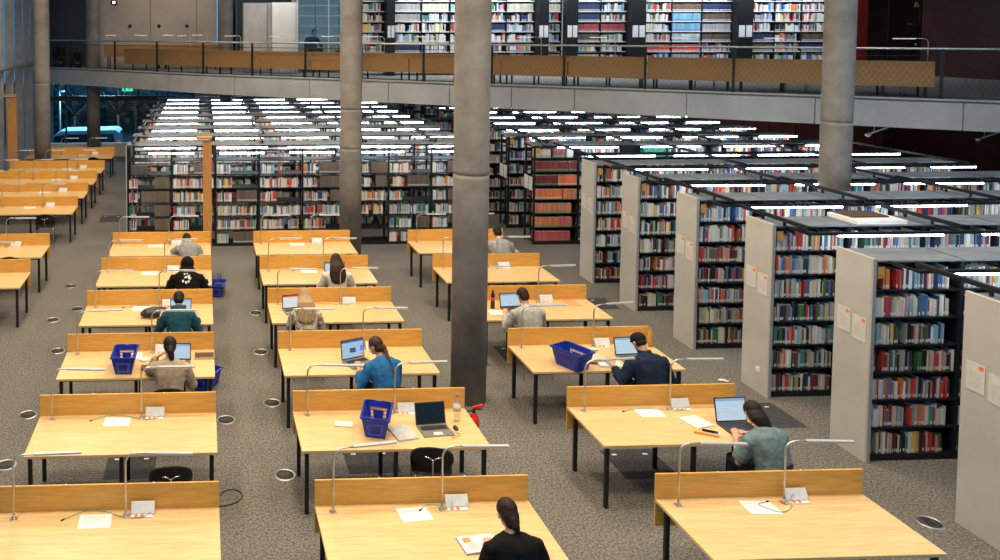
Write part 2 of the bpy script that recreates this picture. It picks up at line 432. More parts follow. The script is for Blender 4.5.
AORD = {5: 0, 6: 1, 8: 2, 9: 3, 10: 4, 11: 5, 12: 6}
def desk_name(c, r):
    i = AORD[r] if c == 'A' else r-1
    return '%s desk of the %s column' % (ORD[i], CN[c])
lamp0 = None
def make_lamp():
    t = thing('desk_lamp', '', 'lamp', (0, 0, 0), 0, 'desk lamps')
    k = MB(); k.bbox(-.032, .032, -.032, .032, 0, .006, M['steel'], .002); k.lathe([(.014, .006), (.014, .03), (.009, .035)], M['steel'], 12); k.build('base_plate', t)
    k = MB(); pts = [(0, 0, .03), (0, 0, .28), (0, 0, .51)]
    for i in range(1, 8):
        a = math.pi/2*i/7; pts.append((.1-.1*math.cos(a), 0, 0.51+.1*math.sin(a)))
    pts.append((.2, 0, .612)); k.tube(pts, .0095, M['steel'], 8); k.build('pole', t)
    k = MB(); k.bbox(.19, .63, -.018, .018, .604, .624, M['alu'], .003); h = k.build('lamp_head', t)
    k = MB(); k.box(.22, .62, -.011, .011, .601, .6038, M['led']); k.build('led_strip', h)
    return t
def put_lamp(x, y, z, label, rz=0, group='desk lamps'):
    global lamp0
    if lamp0 is None: lamp0 = make_lamp(); o = lamp0
    else: o = copy_tree(lamp0)
    return relabel(o, label, (x, y, z), rz, group)
sock0 = None
def put_socket(x, y, label, cable=True):
    global sock0
    if sock0 is None:
        t = thing('power_socket_box', '', 'socket', (0, 0, 0), 0, 'socket boxes')
        k = MB(); k.bbox(0, .2, -.045, .0, 0, .008, M['white_plastic'], .002); k.build('housing', t)
        for x_ in (.045, .1):
            k = MB(); k.lathe([(.017, .008), (.017, .012), (.010, .012), (.010, .009)], M['orange'], 14, (x_, -.024, 0)); k.build('outlet', t)
        k = MB(); T = Matrix.Translation((0, .004, .01)) @ Matrix.Rotation(R(-30), 4, 'X')
        k.bbox(-.005, .215, 0, .008, 0, .105, M['flap'], .002, T); k.build('lid', t)
        sock0 = t; o = t
    else: o = copy_tree(sock0)
    return relabel(o, label, (x, y, .731), 0, 'socket boxes')
pap0 = None
def put_paper(x, y, label, rz=0):
    global pap0
    if pap0 is None:
        k = MB(); k.box(-.149, .149, -.105, .105, 0, .0015, M['paper'])
        for i, w in enumerate((.2, .21, .2, .21, .14)): k.box(-.11, -.11+w, .055-i*.024, .0585-i*.024, .0015, .0018, M['print'])
        pap0 = k.build('notice_paper'); pap0['category'] = 'paper'; o = pap0
    else: o = pap0.copy(); COL.objects.link(o)
    return relabel(o, label, (x, y, .731), rz, 'notice papers on desks')
def put_cable(pts, label, mat='green_cable', r=.0035):
    k = MB(); P = [Vector(p) for p in pts]; out = []
    for i in range(len(P)-1):
        p0, p1, p2, p3 = P[max(i-1, 0)], P[i], P[i+1], P[min(i+2, len(P)-1)]
        for j in range(8):
            t = j/8; out.append(.5*((2*p1)+(p2-p0)*t+(2*p0-5*p1+4*p2-p3)*t*t+(-p0+3*p1-3*p2+p3)*t**3))
    out.append(P[-1]); k.tube(out, r, M[mat], 6)
    d = (out[-1]-out[-2]).normalized(); k.tube([out[-1], out[-1]+d*.035], r*2, M['black_plastic'], 6)
    return tag(k.build('network_cable'), label, 'cable')

nopaper = {('M', 2), ('M', 3), ('M', 4), ('R', 3), ('R', 4), ('R', 5), ('R', 6), ('A', 5)}
lampyaw = {('M', 1, 0): 9, ('L', 1, 0): 2, ('A', 9, 1): -20, ('R', 3, 1): 8, ('R', 2, 0): 5, ('L', 3, 0): 3}
for c, rows in (('L', range(1, 7)), ('M', range(1, 7)), ('R', range(1, 7)), ('A', (5, 6, 8, 9, 10, 11, 12))):
    for r in rows:
        Y = rowY(c, r)
        if (c, r) == ('A', 12): Y = 29.15
        put_desk(c, r, Y)
        offs = (.16, 1.2) if c != 'A' else (WD['A']-2.93, WD['A']-1.91, WD['A']-.88)
        for i, u in enumerate(offs):
            where = (('left end', 'middle') if c != 'A' else ('left end', 'middle', 'right part'))[i]
            put_lamp(X0[c]+u, Y-.11, .731, 'silver arched lamp on the %s of the %s' % (where, desk_name(c, r)), R(lampyaw.get((c, r, i), rng.uniform(-5, 3))))
        so = 1.25 if c != 'A' else WD['A']-.8
        if (c, r) != ('A', 5): put_socket(X0[c]+so, Y-.095, 'open white socket box by the lamp on the %s' % desk_name(c, r))
        if (c, r) not in nopaper:
            po = .92 if c != 'A' else WD['A']-1.2
            put_paper(X0[c]+po, Y-.175, 'white printed notice lying on the %s' % desk_name(c, r), R(rng.uniform(-5, 5)))
for c, r in (('L', 1), ('M', 1), ('R', 1), ('L', 2), ('R', 2), ('L', 4), ('M', 4), ('M', 5)):
    x, y = X0[c], rowY(c, r); s = rng.uniform(-.04, .04)
    P = [(x+1.43, y-.085, .75), (x+1.36, y-.14, .745), (x+1.18, y-.13, .737), (x+1.0, y-.06+s, .737), (x+.8, y-.05+s, .737), (x+.63, y-.14, .737)]
    if (c, r) == ('R', 1): P = [(x+1.45, y-.08, .75), (x+1.42, y-.05, .78), (x+1.3, y-.08, .78), (x+1.2, y-.2, .737), (x+1.05, y-.26, .737), (x+.93, y-.14, .737), (x+1.03, y-.1, .737)]
    if (c, r) == ('M', 1): P = [(x+1.45, y-.09, .75), (x+1.42, y-.04, .8), (x+1.33, y-.04, .8), (x+1.28, y-.12, .74), (x+1.2, y-.06, .737), (x+1.08, y-.04, .737), (x+1.0, y-.11, .737)]
    put_cable(P, 'green cable trailing from the socket box on the %s' % desk_name(c, r))

# ------------------------------------------------------------------ chairs
chair0 = None
def make_chair():
    t = thing('shell_chair', '', 'chair', (0, 0, 0), 0, 'chairs at the desks')
    def sheet(rows, th, mat):
        k = MB(); n = len(rows[0]); m = len(rows); vs = []
        for off in (0, th):
            for rw in rows:
                for p in rw: vs.append((p[0], p[1]+(off if mat == 'b' else 0), p[2]+(0 if mat == 'b' else off)))
        fs = []
        for i in range(m-1):
            for j in range(n-1):
                a = i*n+j; fs.append((a, a+1, a+n+1, a+n)); o = m*n+a; fs.append((o, o+n, o+n+1, o+1))
        for j in range(n-1):
            fs.append((j+1, j, m*n+j, m*n+j+1)); q = (m-1)*n+j; fs.append((q, q+1, m*n+q+1, m*n+q))
        for i in range(m-1):
            q = i*n; fs.append((q, q+n, m*n+q+n, m*n+q)); q = i*n+n-1; fs.append((q+n, q, m*n+q, m*n+q+n))
        k.add(vs, fs, M['black_ply'], True); return k
    rows = []
    for v in [-1, -.9, -.6, -.2, .2, .6, .9, 1]:
        hw = .22*(1-.12*abs(v)**6); rows.append([(hw*u, .2*v, .455+.012*u*u-.02*(v > .8)*(v-.8)*5*.5) for u in (-1, -.8, -.4, 0, .4, .8, 1)])
    sheet(rows, .014, 's').build('seat', t)
    rows = []
    for v in [0, .08, .3, .55, .75, .9, 1]:
        hw = .225*(1-.22*max(0, .12-v)/.12-.3*(max(0, v-.55)/.45)**2.2); z = .56+.25*v
        rows.append([(hw*u, -.235-.05*v+.05*u*u, z-.045*u*u*v*v) for u in (-1, -.8, -.4, 0, .4, .8, 1)])
    sheet(rows, .014, 'b').build('backrest', t)
    for x, y in ((-.2, .18), (.2, .18), (-.2, -.2), (.2, -.2)):
        k = MB(); k.tube([(x*.75, y*.8, .452), (x*.95, y, .43), (x*1.1, y*1.15, 0.0)], .009, M['chrome'], 8); k.build('leg', t)
    k = MB(); k.tube([(0, -.12, .447), (0, -.24, .452), (0, -.27, .50), (0, -.285, .62), (0, -.285, .68)], .009, M['chrome'], 8)
    for sx in (-1, 1): k.tube([(0, -.285, .67), (sx*.05, -.287, .70), (sx*.09, -.275, .70)], .009, M['chrome'], 8)
    k.build('back_support', t); return t
def put_chair(x, y, label, rz=0, z=0, group='chairs at the desks'):
    global chair0
    if chair0 is None: chair0 = make_chair(); o = chair0
    else: o = copy_tree(chair0)
    relabel(o, label, (x, y, z), rz, group); return o
def front(c, r): return rowY(c, r)-.896
put_chair(-.37, front('L', 2)-.12, 'empty black shell chair pushed in at the second desk of the left column', R(4))
put_chair(2.50, front('M', 2)+.14, 'empty black chair before the open laptop in the middle column', R(-12))
put_chair(-3.9, front('A', 8)-.1, 'empty black chair at the third desk of the far left column', R(6))
put_chair(-3.85, front('A', 6)+.05, 'black chair tucked under the second desk of the far left column')
put_chair(-4.0, front('A', 9)+.06, 'black chair tucked under the fourth desk of the far left column')
put_chair(-3.9, front('A', 10)+.06, 'black chair tucked under the fifth desk of the far left column')
put_chair(-3.9, 29.15-.896+.04, 'black chair at the farthest desk of the far left column')
put_chair(at_z(350, 256, .8).x-.0, front('M', 6)-.06, 'empty black chair behind the long dark haired person, sixth middle desk')
put_chair(at_z(531, 281, .8).x, front('R', 5)-.02, 'empty black chair at the fifth desk of the right column')

# ------------------------------------------------------------------ books
books = []   # (x, y_front, z, w, d, h, color, zone)
WHITE = [(.72, .72, .7), (.62, .62, .6), (.78, .78, .77), (.55, .53, .48), (.66, .64, .56)]
COLORS = {'white': (.75, .75, .74), 'grey': (.38, .39, .39), 'cream': (.62, .56, .42), 'black': (.015, .015, .018), 'navy': (.02, .04, .13),
          'blue': (.03, .16, .5), 'light blue': (.2, .48, .7), 'teal': (.02, .26, .28), 'red': (.6, .03, .025), 'dark red': (.2, .02, .025),
          'orange': (.8, .2, .04), 'yellow': (.8, .52, .05), 'brown': (.15, .09, .06), 'green': (.04, .2, .08), 'purple': (.16, .05, .2), 'pink': (.7, .3, .3)}
MIX = ['white']*17+['grey']*9+['cream']*8+['black']*9+['navy']*8+['blue']*7+['light blue']*6+['teal']*4+['red']*7+['dark red']*5+['orange']*4+['yellow']*3+['brown']*5+['green']*4+['purple']+['pink']*2
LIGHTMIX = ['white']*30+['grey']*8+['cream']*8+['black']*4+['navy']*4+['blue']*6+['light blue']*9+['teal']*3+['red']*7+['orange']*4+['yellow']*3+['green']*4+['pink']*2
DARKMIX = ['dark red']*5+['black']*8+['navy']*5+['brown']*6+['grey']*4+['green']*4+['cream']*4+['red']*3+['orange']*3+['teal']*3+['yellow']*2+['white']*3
def jit(c, a=.16):
    k = 1+rng.uniform(-a, a); g = sum(c)/3; q = rng.uniform(.05, .3)
    return tuple(min(.95, max(.004, (v*(1-q)+g*q)*k+rng.uniform(-.008, .008))) for v in c)
def fill(x0, x1, yf, z, zone, mix=MIX, hmin=.19, hmax=.25, dens=1.0, w=(.013, .034), end_gap=.12, face=1):
    x = x0+.006; end = x1-rng.uniform(.0, end_gap)
    while x < end-.015:
        n = mix[rng.randrange(len(mix))]; ww = rng.uniform(*w)
        run = rng.choice((1, 1, 1, 1, 1, 1, 1, 2, 3))
        h0 = rng.uniform(hmin, hmax)
        for _ in range(run):
            if x+ww > end: break
            books.append((x, yf+rng.uniform(.008, .03), z, ww-.0015, rng.uniform(.15, .2), h0 if run > 1 else rng.uniform(hmin, hmax), n, jit(COLORS[n]), zone, (.72, .73, .74) if rng.random() < .8 else None, face))
            x += ww
        if rng.random() < .02/dens: x += rng.uniform(.03, .12)
def series(x0, x1, yf, z, name, col, zone, h=.25, w=.035, lab=None, face=1):
    x = x0+.004
    while x+w < x1:
        books.append((x, yf+.015+rng.uniform(0, .012), z, w-.004, .18, h+rng.uniform(-.006, .004), name, jit(col, .2), zone, lab, face)); x += w
def emit_book(k, bk, ox=0, oy=0, oz=0):
    x, y, z, w, d, h, n, c, zone, lab, face = bk; x -= ox; y -= oy; z -= oz
    f = face; y1 = y+d*f
    ya, yb = (y, y1) if f > 0 else (y1, y)
    ye = y
    vs = [(x, ya, z), (x+w, ya, z), (x+w, yb, z), (x, yb, z), (x, ya, z+h), (x+w, ya, z+h), (x+w, yb, z+h), (x, yb, z+h)]
    k.add(vs, [(0, 3, 2, 1), (0, 1, 5, 4), (1, 2, 6, 5), (2, 3, 7, 6), (3, 0, 4, 7)], M['book'], col=c)
    t = min(.002, w*.12)
    k.add([(x, ya, z+h), (x+w, ya, z+h), (x+w, yb, z+h), (x, yb, z+h)], [(0, 1, 2, 3)], M['book'], col=(.55, .52, .45) if w > .02 else c)
    if lab and f > 0:
        e = .0006; k.add([(x+w*.1, ya-e, z+.018), (x+w*.9, ya-e, z+.018), (x+w*.9, ya-e, z+.055), (x+w*.1, ya-e, z+.055)], [(0, 1, 2, 3)], M['book'], col=lab)

# ------------------------------------------------------------------ ranges of shelving on the lower floor
BAY = 1.1
def shelving(name, label, X, Yf, nb, base, pitch, nl, top, panel=None, back=True, group=None, railoff=.4, tubes=None, depth=.5, bay=BAY, tube2=False, z0=0.0):
    L = nb*bay; TL, TPI = (1.47, 2.06) if X > 5 else (1.22, 1.72)
    t = thing('library_bookcase', label, 'bookcase', (X, Yf, z0), 0, group)
    x_start = 0
    for i in range(nb+1):
        k = MB(); x = i*bay
        k.box(x-.02, x+.02, -.005, .04, 0, top, M['shelf_metal']); k.box(x-.02, x+.02, depth-.04, depth+.005, 0, top, M['shelf_metal'])
        k.box(x-.006, x+.006, .04, depth-.04, base, base+.01, M['shelf_metal']); k.box(x-.012, x+.012, .04, depth-.04, top-.05, top-.02, M['shelf_metal'])
        if back is True: k.box(x-.006, x+.006, .04, depth-.04, .02, top-.06, M['shelf_metal'])
        k.build('upright', t)
    for l in range(nl):
        k = MB(); z = base+l*pitch
        k.box(.021, L-.021, .005, depth-.005, z-.022, z-.001, M['shelf_metal'])
        if l == 0: k.box(.021, L-.021, .0, .02, 0, z-.023, M['shelf_metal'])
        k.build('shelf', t)
    if back:
        k = MB(); k.box(.021, L-.021, depth/2-.006, depth/2+.006, base, top-.06, M['shelf_metal']); k.build('back_panel', t)
    k = MB(); k.box(-.02, L+.02, -.02, depth+.02, top, top+.02, M['canopy'])
    for i in range(1, nb): k.box(i*bay-.004, i*bay+.004, -.022, depth+.022, top+.018, top+.024, M['shelf_metal'])
    k.build('canopy', t)
    if panel == 'open':
        for j, yy in enumerate((.42, .16)):
            k = MB(); k.box(-.035, -.03, yy-.11, yy+.11, 1.32, 1.66, M['sheet']); k.build('notice_sheet', t)
    elif panel:
        k = MB(); k.bbox(-.06, -.024, -.03, depth+.02, 0, top+.05, M['panel_grey'], .004); p = k.build('end_panel', t)
        k = MB(); k.box(-.062, -.02, -.055, -.031, 0, top+.05, M['alu']); k.build('edge_trim', t)
        for j, yy in enumerate((.36, .12)):
            k = MB(); k.box(-.066, -.061, yy-.1, yy+.1, 1.5-.04*j, 1.80-.04*j, M['sheet']); nt = k.build('notice_sheet', p)
            k = MB(); k.box(-.068, -.0665, yy-.085, yy-.035, 1.745-.04*j, 1.785-.04*j, M['orange']);
            k.box(-.068, -.0665, yy-.08, yy+.07, 1.70-.04*j, 1.703-.04*j, M['print'])
            for q in range(6): k.box(-.068, -.0665, yy-.07+.01*(q % 3), yy+.075, 1.68-.025*q-.04*j, 1.684-.025*q-.04*j, M['print'])
            k.build('printed_text', nt)
    # category card at the first bay
    if panel:
        k = MB(); k.box(.03, .12, -.012, -.008, top-.2, top-.06, M['card']); k.build('category_card', t)
    # light rail in front
    k = MB(); zr = top-.01; k.box(.15, L, -railoff-.025, -railoff+.025, zr, zr+.035, M['shelf_metal'])
    for i in range(0, nb+1, 2): k.box(i*bay+.15-.012, i*bay+.15+.012, -railoff+.026, -.021, zr+.005, zr+.03, M['shelf_metal'])
    k.build('light_rail', t)
    u = .9 if tubes is None else tubes
    while u < L-.3:
        k = MB(); e = min(u+TL, L); k.box(u, e, -railoff-.022, -railoff+.022, zr-.026, zr-.001, M['tube']); k.build('light_tube', t)
        if tube2:
            k = MB(); k.box(u+.08, e-.05, .06, .1, zr-.215, zr-.19, M['tube']); k.build('light_tube', t)
        u += TPI
    return t
RF = {6: 7.50, 5: 9.22, 4: 10.92, 3: 12.66, 2: 14.43, 1: 16.08}
names_p = {6: 'nearest grey-ended bookcase, cut off by the right edge', 5: 'second nearest grey-ended bookcase, full shelves beside the nearest one',
           4: 'third nearest grey-ended bookcase with large flat boxes nearby and socket on its end', 3: 'fourth nearest grey-ended bookcase with packed book shelves',
           2: 'fifth nearest grey-ended bookcase with packed book shelves', 1: 'farthest grey-ended bookcase, next to the orange series shelves'}
zname = {5: 'second nearest grey-ended bookcase', 4: 'third nearest grey-ended bookcase', 3: 'fourth nearest grey-ended bookcase'}
for n, Yf in RF.items():
    nb = 7; X = 8.1
    t = shelving('p', names_p[n], X, Yf, nb, .075, .341, 7, 2.47, panel=True, group='bookcases with grey end panels', railoff=.42, tubes=.6)
    if n == 4:
        k = MB(); k.bbox(-.07, -.061, .12, .2, .3, .38, M['white_plastic'], .002); s_ = k.build('wall_socket', t)
        k = MB(); k.box(-.073, -.0705, .14, .18, .32, .36, M['flap']); k.build('socket_face', s_)
    for bI in range(nb):
        for l in range(7):
            xa, xb = X+bI*BAY+.022, X+(bI+1)*BAY-.022
            if n == 6 and bI > 2: continue
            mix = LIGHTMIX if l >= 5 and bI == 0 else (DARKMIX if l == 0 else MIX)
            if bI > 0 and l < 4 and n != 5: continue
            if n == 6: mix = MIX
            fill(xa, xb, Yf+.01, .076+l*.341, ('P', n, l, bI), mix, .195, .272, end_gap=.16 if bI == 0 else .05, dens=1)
# back rows of the right block
k0 = 0
BR = [19.05, 20.7, 22.3, 23.9, 25.5, 27.1, 28.7, 30.3, 31.9]
for i, Yf in enumerate(BR):
    t = shelving('open', ['black open-ended bookcase holding the orange and maroon series', 'black open-ended bookcase directly behind the orange series', 'third black open-ended bookcase behind the orange series',
        'fourth black open-ended bookcase behind the orange series', 'fifth black open-ended bookcase behind the orange series', 'sixth black open-ended bookcase behind the orange series', 'seventh black open-ended bookcase behind the orange series', 'eighth black open-ended bookcase behind the orange series', 'farthest black open-ended bookcase behind the orange series'][i], 8.06, Yf, 7, .085, .343, 7, 2.44, panel='open', back='mid', group='open-ended bookcases of the right block', railoff=.15, depth=.55, bay=1.1, tubes=.5)
    for bI in range(7):
        for l in range(7):
            if (bI > 1 and l < 4) or (i > 3 and l < 5): continue
            xa, xb = 8.06+bI*1.1+.022, 8.06+(bI+1)*1.1-.022; z = .086+l*.343; zn = ('B', i, l, bI)
            if i == 0 and bI == 0:
                G = (.05, .35, .16)
                if l == 6: series(xa, xa+.42, Yf, z, 'white', (.72, .62, .5), zn, .2, .042, G); series(xa+.43, xa+.75, Yf, z, 'dark red', (.28, .05, .06), zn, .21, .042, G); series(xa+.78, xb-.05, Yf, z, 'grey', (.4, .42, .38), zn, .22, .08)
                elif l == 5: series(xa, xb, Yf, z, 'dark red', (.22, .015, .025), zn, .245, .036, G)
                elif l == 4: series(xa, xa+.58, Yf, z, 'dark red', (.17, .012, .02), zn, .245, .036, G); series(xa+.58, xb, Yf, z, 'orange', (.85, .16, .03), zn, .25, .042, (.6, .62, .6))
                elif l == 3: series(xa, xa+.72, Yf, z, 'orange', (.82, .17, .03), zn, .245, .036, (.6, .6, .5)); series(xa+.72, xb, Yf, z, 'orange', (.72, .22, .08), zn, .245, .04)
                elif l == 2: series(xa, xb-.1, Yf, z, 'orange', (.7, .22, .1), zn, .235, .04, G)
                elif l == 1: series(xa, xa+.58, Yf, z, 'orange', (.72, .2, .06), zn, .235, .036, G); series(xa+.58, xb-.1, Yf, z, 'pink', (.66, .1, .12), zn, .235, .036, G)
                else: series(xa, xb-.12, Yf, z, 'red', (.62, .06, .08), zn, .23, .036, G)
            elif i == 0 and l == 6 and bI in (2,):
                series(xa+.5, xb, Yf, z, 'green', (.01, .22, .15), zn, .27, .05)
            else: fill(xa, xb, Yf+.01, z, zn, MIX, .18, .25)
# far block: open shelving, lit, with many gaps and brown bound volumes
FB = [19.25+1.62*i for i in range(8)]+[32.1]
fo = ['front', 'second', 'third', 'fourth', 'fifth', 'sixth', 'seventh', 'eighth', 'farthest']
for i, Yf in enumerate(FB):
    nb = 8; X = -1.84
    t = shelving('far', 'long black open bookcase of the back block, %s row' % fo[i], X, Yf, nb, .065, .340, 7, 2.48, back=False, group='open bookcases of the back block', railoff=.25, depth=.5, bay=1.06, tubes=.42, tube2=(i == 0))
    if i == 0:
        k = MB(); k.box(-.05, -.025, 0, .5, 0, 2.45, M['alu']); k.build('end_frame', t)
    for bI in range(nb):
        for l in range(7):
            if i > 1 and l < 4: continue
            xa, xb = X+bI*1.06+.022, X+(bI+1)*1.06-.022; z = .066+l*.340; zn = ('F', i, l, bI)
            if i == 0:
                if l == 6: 
                    continue
                q = rng.random()
                if l == 0: q = .99 if rng.random() < .7 else .3
                mid = xa+(xb-xa)*rng.uniform(.35, .7)
                if bI == 0 and l in (3,4,2,1): fill(xa, xa+.22, Yf+.01, z, zn, LIGHTMIX, .2, .25); series(xb-(.72 if l == 3 else .4), xb, Yf, z, 'brown', (.17, .13, .095), zn, .27, .045); continue
                if q < .45:
                    fill(xa, mid, Yf+.01, z, zn, LIGHTMIX, .19, .25); series(mid+.02, xb, Yf, z, 'brown', (.15, .115, .09), zn, .27, .045, (.5, .5, .5) if rng.random() < .4 else None)
                elif q < .78: fill(xa, xb, Yf+.01, z, zn, LIGHTMIX, .19, .25)
                elif q < .9: fill(xa, mid, Yf+.01, z, zn, LIGHTMIX, .19, .25)
                elif q < .95: series(xa+.05, xa+.5, Yf, z, 'grey', (.08, .08, .09), zn, .22, .05)
            else:
                fill(xa, xb, Yf+.01, z, zn, LIGHTMIX, .19, .25, w=(.02, .05))
# second small block seen past the thick column
t = shelving('sb', 'small black bookcase standing behind the thick concrete column, under the slab', 6.9, 24.6, 1, .1, .335, 7, 2.45, back=False, group=None, railoff=.2, bay=1.0)
for l in range(3, 7): fill(6.93, 7.87, 24.61, .101+l*.335, ('S', 0, l, 0), MIX, .2, .25)

# tie bars between ranges (front pair and further pairs)
def tie(x, ya, yb, z, label, dx=0):
    t = thing('tie_bar', label, 'bar', (x, ya, z), 0, 'overhead tie bars between the bookcases')
    k = MB(); k.box(-.024, .024, 0, yb-ya, .05, .1, M['shelf_metal']); k.build('beam', t)
    for y in (.46, .9):
        k = MB(); k.box(-.014, .014, y-.014, y+.014, -.005, .05, M['shelf_metal']); k.build('bracket', t)
order = [6, 5, 4, 3, 2, 1]
pn = {6: 'nearest', 5: 'second', 4: 'third', 3: 'fourth', 2: 'fifth', 1: 'sixth'}
for a, c in zip(order[:-1], order[1:]):
    for j, x in enumerate((8.25, 10.42, 12.6)):
        if a == 5: continue
        tie(x+(.08 if a % 2 else -.04), RF[a]-.5, RF[a]+{6: 1.28, 4: .82, 3: 1.38}.get(a, 1.0), 2.5, 'black tie bar from the %s to the %s grey-ended bookcase, %s' % (pn[a], pn[c], ('at the aisle', 'halfway', 'deep inside')[j]))
for i in range(8):
    for j, x in enumerate((8.3, 10.4, 12.6)):
        tie(x+.12*(i % 2), BR[i]-.17, BR[i]+1.0, 2.47, 'black tie bar behind the %s open-ended bookcase, %s' % (ORD[i], ('at the aisle', 'halfway', 'deep inside')[j]))
for i in range(7):
    for j, x in enumerate((-1.7, 1.4, 3.9, 5.6)):
        tie(x+.15*(i % 2), FB[i]-.27, FB[i]+1.0, 2.51, 'tie bar behind the %s row of the back block, %s' % (fo[i], ('left end', 'left of the slim column', 'right of the slim column', 'right end')[j]))
# free hanging light rail over the wide aisle in front of the orange series
t = thing('aisle_light_rail', 'black light rail with white tubes over the aisle before the orange series', 'light', (8.3, 17.5, 2.44))
k = MB(); k.box(0, 7.6, -.025, .025, 0, .064, M['shelf_metal']); k.build('rail', t)
for j in range(4):
    k = MB(); k.box(.35+j*1.95, 1.85+j*1.95 if j < 3 else 7.55, -.022, .022, -.034, -.001, M['tube']); k.build('light_tube', t)
for x in (.15, 2.7, 5.2, 7.4):
    k = MB(); k.box(x-.024, x+.024, -1.8, 1.38, .065, .105, M['shelf_metal']); k.build('support_arm', t)

# ------------------------------------------------------------------ upper floor shelving
t0 = 26.8
secs = [(361, 384.5, 0), (393, 534, 0), (544.3, 564.5, .3), (574, 626, 0), (641, 731, 0), (747, 827, 0)]
lbl = ['narrow upstairs bookcase just right of the slim column', 'wide upstairs bookcase behind the thick column', 'narrow recessed upstairs bookcase between two black end panels',
       'upstairs bookcase of five bays right of the narrow recess', 'upstairs bookcase holding rows of light blue series', 'rightmost upstairs bookcase beside the right concrete column']
lbl[3] = 'upstairs bookcase just right of the narrow recess'
for i, (a, c, off) in enumerate(secs):
    xa, xb = at_y(a, 50, t0).x, at_y(c, 50, t0).x; Y = t0+off
    t = thing('upstairs_bookcase', lbl[i], 'bookcase', (xa, Y, HU+.013), 0, 'bookcases on the upper floor')
    L = xb-xa; nb = max(1, round(L/1.05)); bw = L/nb
    for q in range(nb+1):
        k = MB(); k.box(q*bw-.015, q*bw+.015, -.01, .45, 0, 2.85, M['shelf_metal']); k.build('upright', t)
    for l in range(8):
        k = MB(); z = .1+l*.345; k.box(.016, L-.016, -.005, .44, z-.03, z, M['white_board']); k.build('shelf', t)
    k = MB(); k.box(.016, L-.016, .22, .235, .1, 2.85, M['shelf_metal']); k.build('back_panel', t)
    k = MB(); k.box(-.02, L+.02, -.02, .47, 2.86, 2.89, M['shelf_metal']); k.build('top_panel', t)
    for q in range(nb):
        for l in range(8):
            z = HU+.114+l*.345; x1, x2 = xa+q*bw+.02, xa+(q+1)*bw-.02; zn = ('U', i, l, q); s = rng.random()
            if (i in (3,) and l == 4) or (i == 3 and q == 0 and l == 4): series(x1, x2, Y, z, 'dark red', (.45, .04, .06), zn, .25, .04, (.4, .4, .4))
            elif i == 4 and q < 2 and l in (2,): series(x1, x2, Y, z, 'red', (.7, .04, .03), zn, .24, .05, (.6, .6, .6))
            elif i == 4 and q == 1 and l in (3, 4, 5): series(x1, x2, Y, z, 'light blue', (.15, .42, .62) if l > 3 else (.5, .55, .6), zn, .27, .05, (.1, .2, .5))
            elif s < .2: series(x1, x2, Y, z, 'brown', COLORS[rng.choice(['brown', 'cream', 'grey', 'navy'])], zn, .25, .05, (.6, .6, .6))
            else: fill(x1, x2, Y, z, zn, LIGHTMIX, .19, .28, w=(.02, .06))
for i, (a, c) in enumerate([(384.8, 392.7), (534.5, 544.7), (562.3, 573.6), (626.4, 640.6), (731.4, 746.6)]):
    xa, xb = at_y(a, 50, t0-.05).x, at_y(c, 50, t0-.05).x
    t = thing('shelf_end_panel', 'tall black shelf end upstairs with two grey notices, %s' % ['near the slim column', 'left of the narrow recess', 'right of the narrow recess', 'left of the light blue series', 'right of the light blue series'][i], 'end panel', ((xa+xb)/2, t0-.35, HU+.013), 0, 'black shelf ends upstairs')
    w = (xb-xa)/2; k = MB(); k.bbox(-w, w, 0, .3, 0, 2.9, M['black_metal'], .004); p = k.build('panel', t)
    for s in (-1, 1):
        k = MB(); cx = s*w*.47; k.box(cx-w*.38, cx+w*.38, -.006, -.001, 1.28, 1.68, M['flap']); k.build('notice_sheet', p)

# ------------------------------------------------------------------ distribute the books
def px_area(bk):
    x, y, z, w, d, h = bk[:6]; a = proj(x, y, z); c = proj(x+w, y, z+h)
    if c[0] > 1000 or a[0] < 0 or a[1] > 560 or c[1] < 0: return 0
    zn = bk[8]
    if zn[0] == 'P':
        n = zn[1]
        if n < 6:
            lim = proj(8.04, RF[n+1]+.5, 2.5)[0]
            if c[0] > lim-1: return 0
        if n == 6: return 0
    elif zn[0] != 'B' or zn[1] != 0 or zn[3] != 0: return 0
    return abs(c[0]-a[0])*abs(a[1]-c[1])
ar = [(px_area(bk), i) for i, bk in enumerate(books)]; ar.sort(reverse=True)
ind = [i for a, i in ar[:300] if a > 0]; indset = set(ind)
lv = {0: 'bottom', 1: 'sixth', 2: 'fifth', 3: 'fourth', 4: 'third', 5: 'second', 6: 'top'}
byshelf = {}
for i in sorted(indset): byshelf.setdefault(books[i][8], []).append(i)
for zn, li in byshelf.items():
    li.sort(key=lambda i: books[i][0])
    for q, i in enumerate(li):
        bk = books[i]; nm = bk[6]
        lf = books[li[q-1]][6] if q else None; rt = books[li[q+1]][6] if q+1 < len(li) else None
        size = 'thick' if bk[3] > .033 else 'thin' if bk[3] < .02 else ''
        case = zname.get(zn[1], 'grey-ended bookcase') if zn[0] == 'P' else 'orange series bookcase'
        case = {5: 'second nearest bookcase', 4: 'third nearest bookcase', 3: 'fourth nearest bookcase', 2: 'fifth nearest bookcase', 1: 'sixth nearest bookcase'}[zn[1]] if zn[0] == 'P' else case
        nb_ = ('between %s and %s' % (lf, rt)) if lf and rt else ('first at the left, beside %s' % rt) if rt else ('last at the right, beside %s' % lf) if lf else ''
        lab = ('%s %s book %s, %s shelf, %s' % (size, nm, nb_, lv[zn[2]], case)).strip().replace('  ', ' ')
        k = MB(); emit_book(k, bk, bk[0], bk[1], bk[2]); o = k.build('book', None, (bk[0], bk[1], bk[2]+.0002))
        tag(o, lab, 'book', 'books in the %s' % case)
k = MB()
for i, bk in enumerate(books):
    if i not in indset: emit_book(k, bk)
o = k.build('shelved_books'); tag(o, 'all the other shelved books, many colours with white spine labels', 'books', None, 'stuff')
print('BOOKS', len(books), 'individual', len(ind))

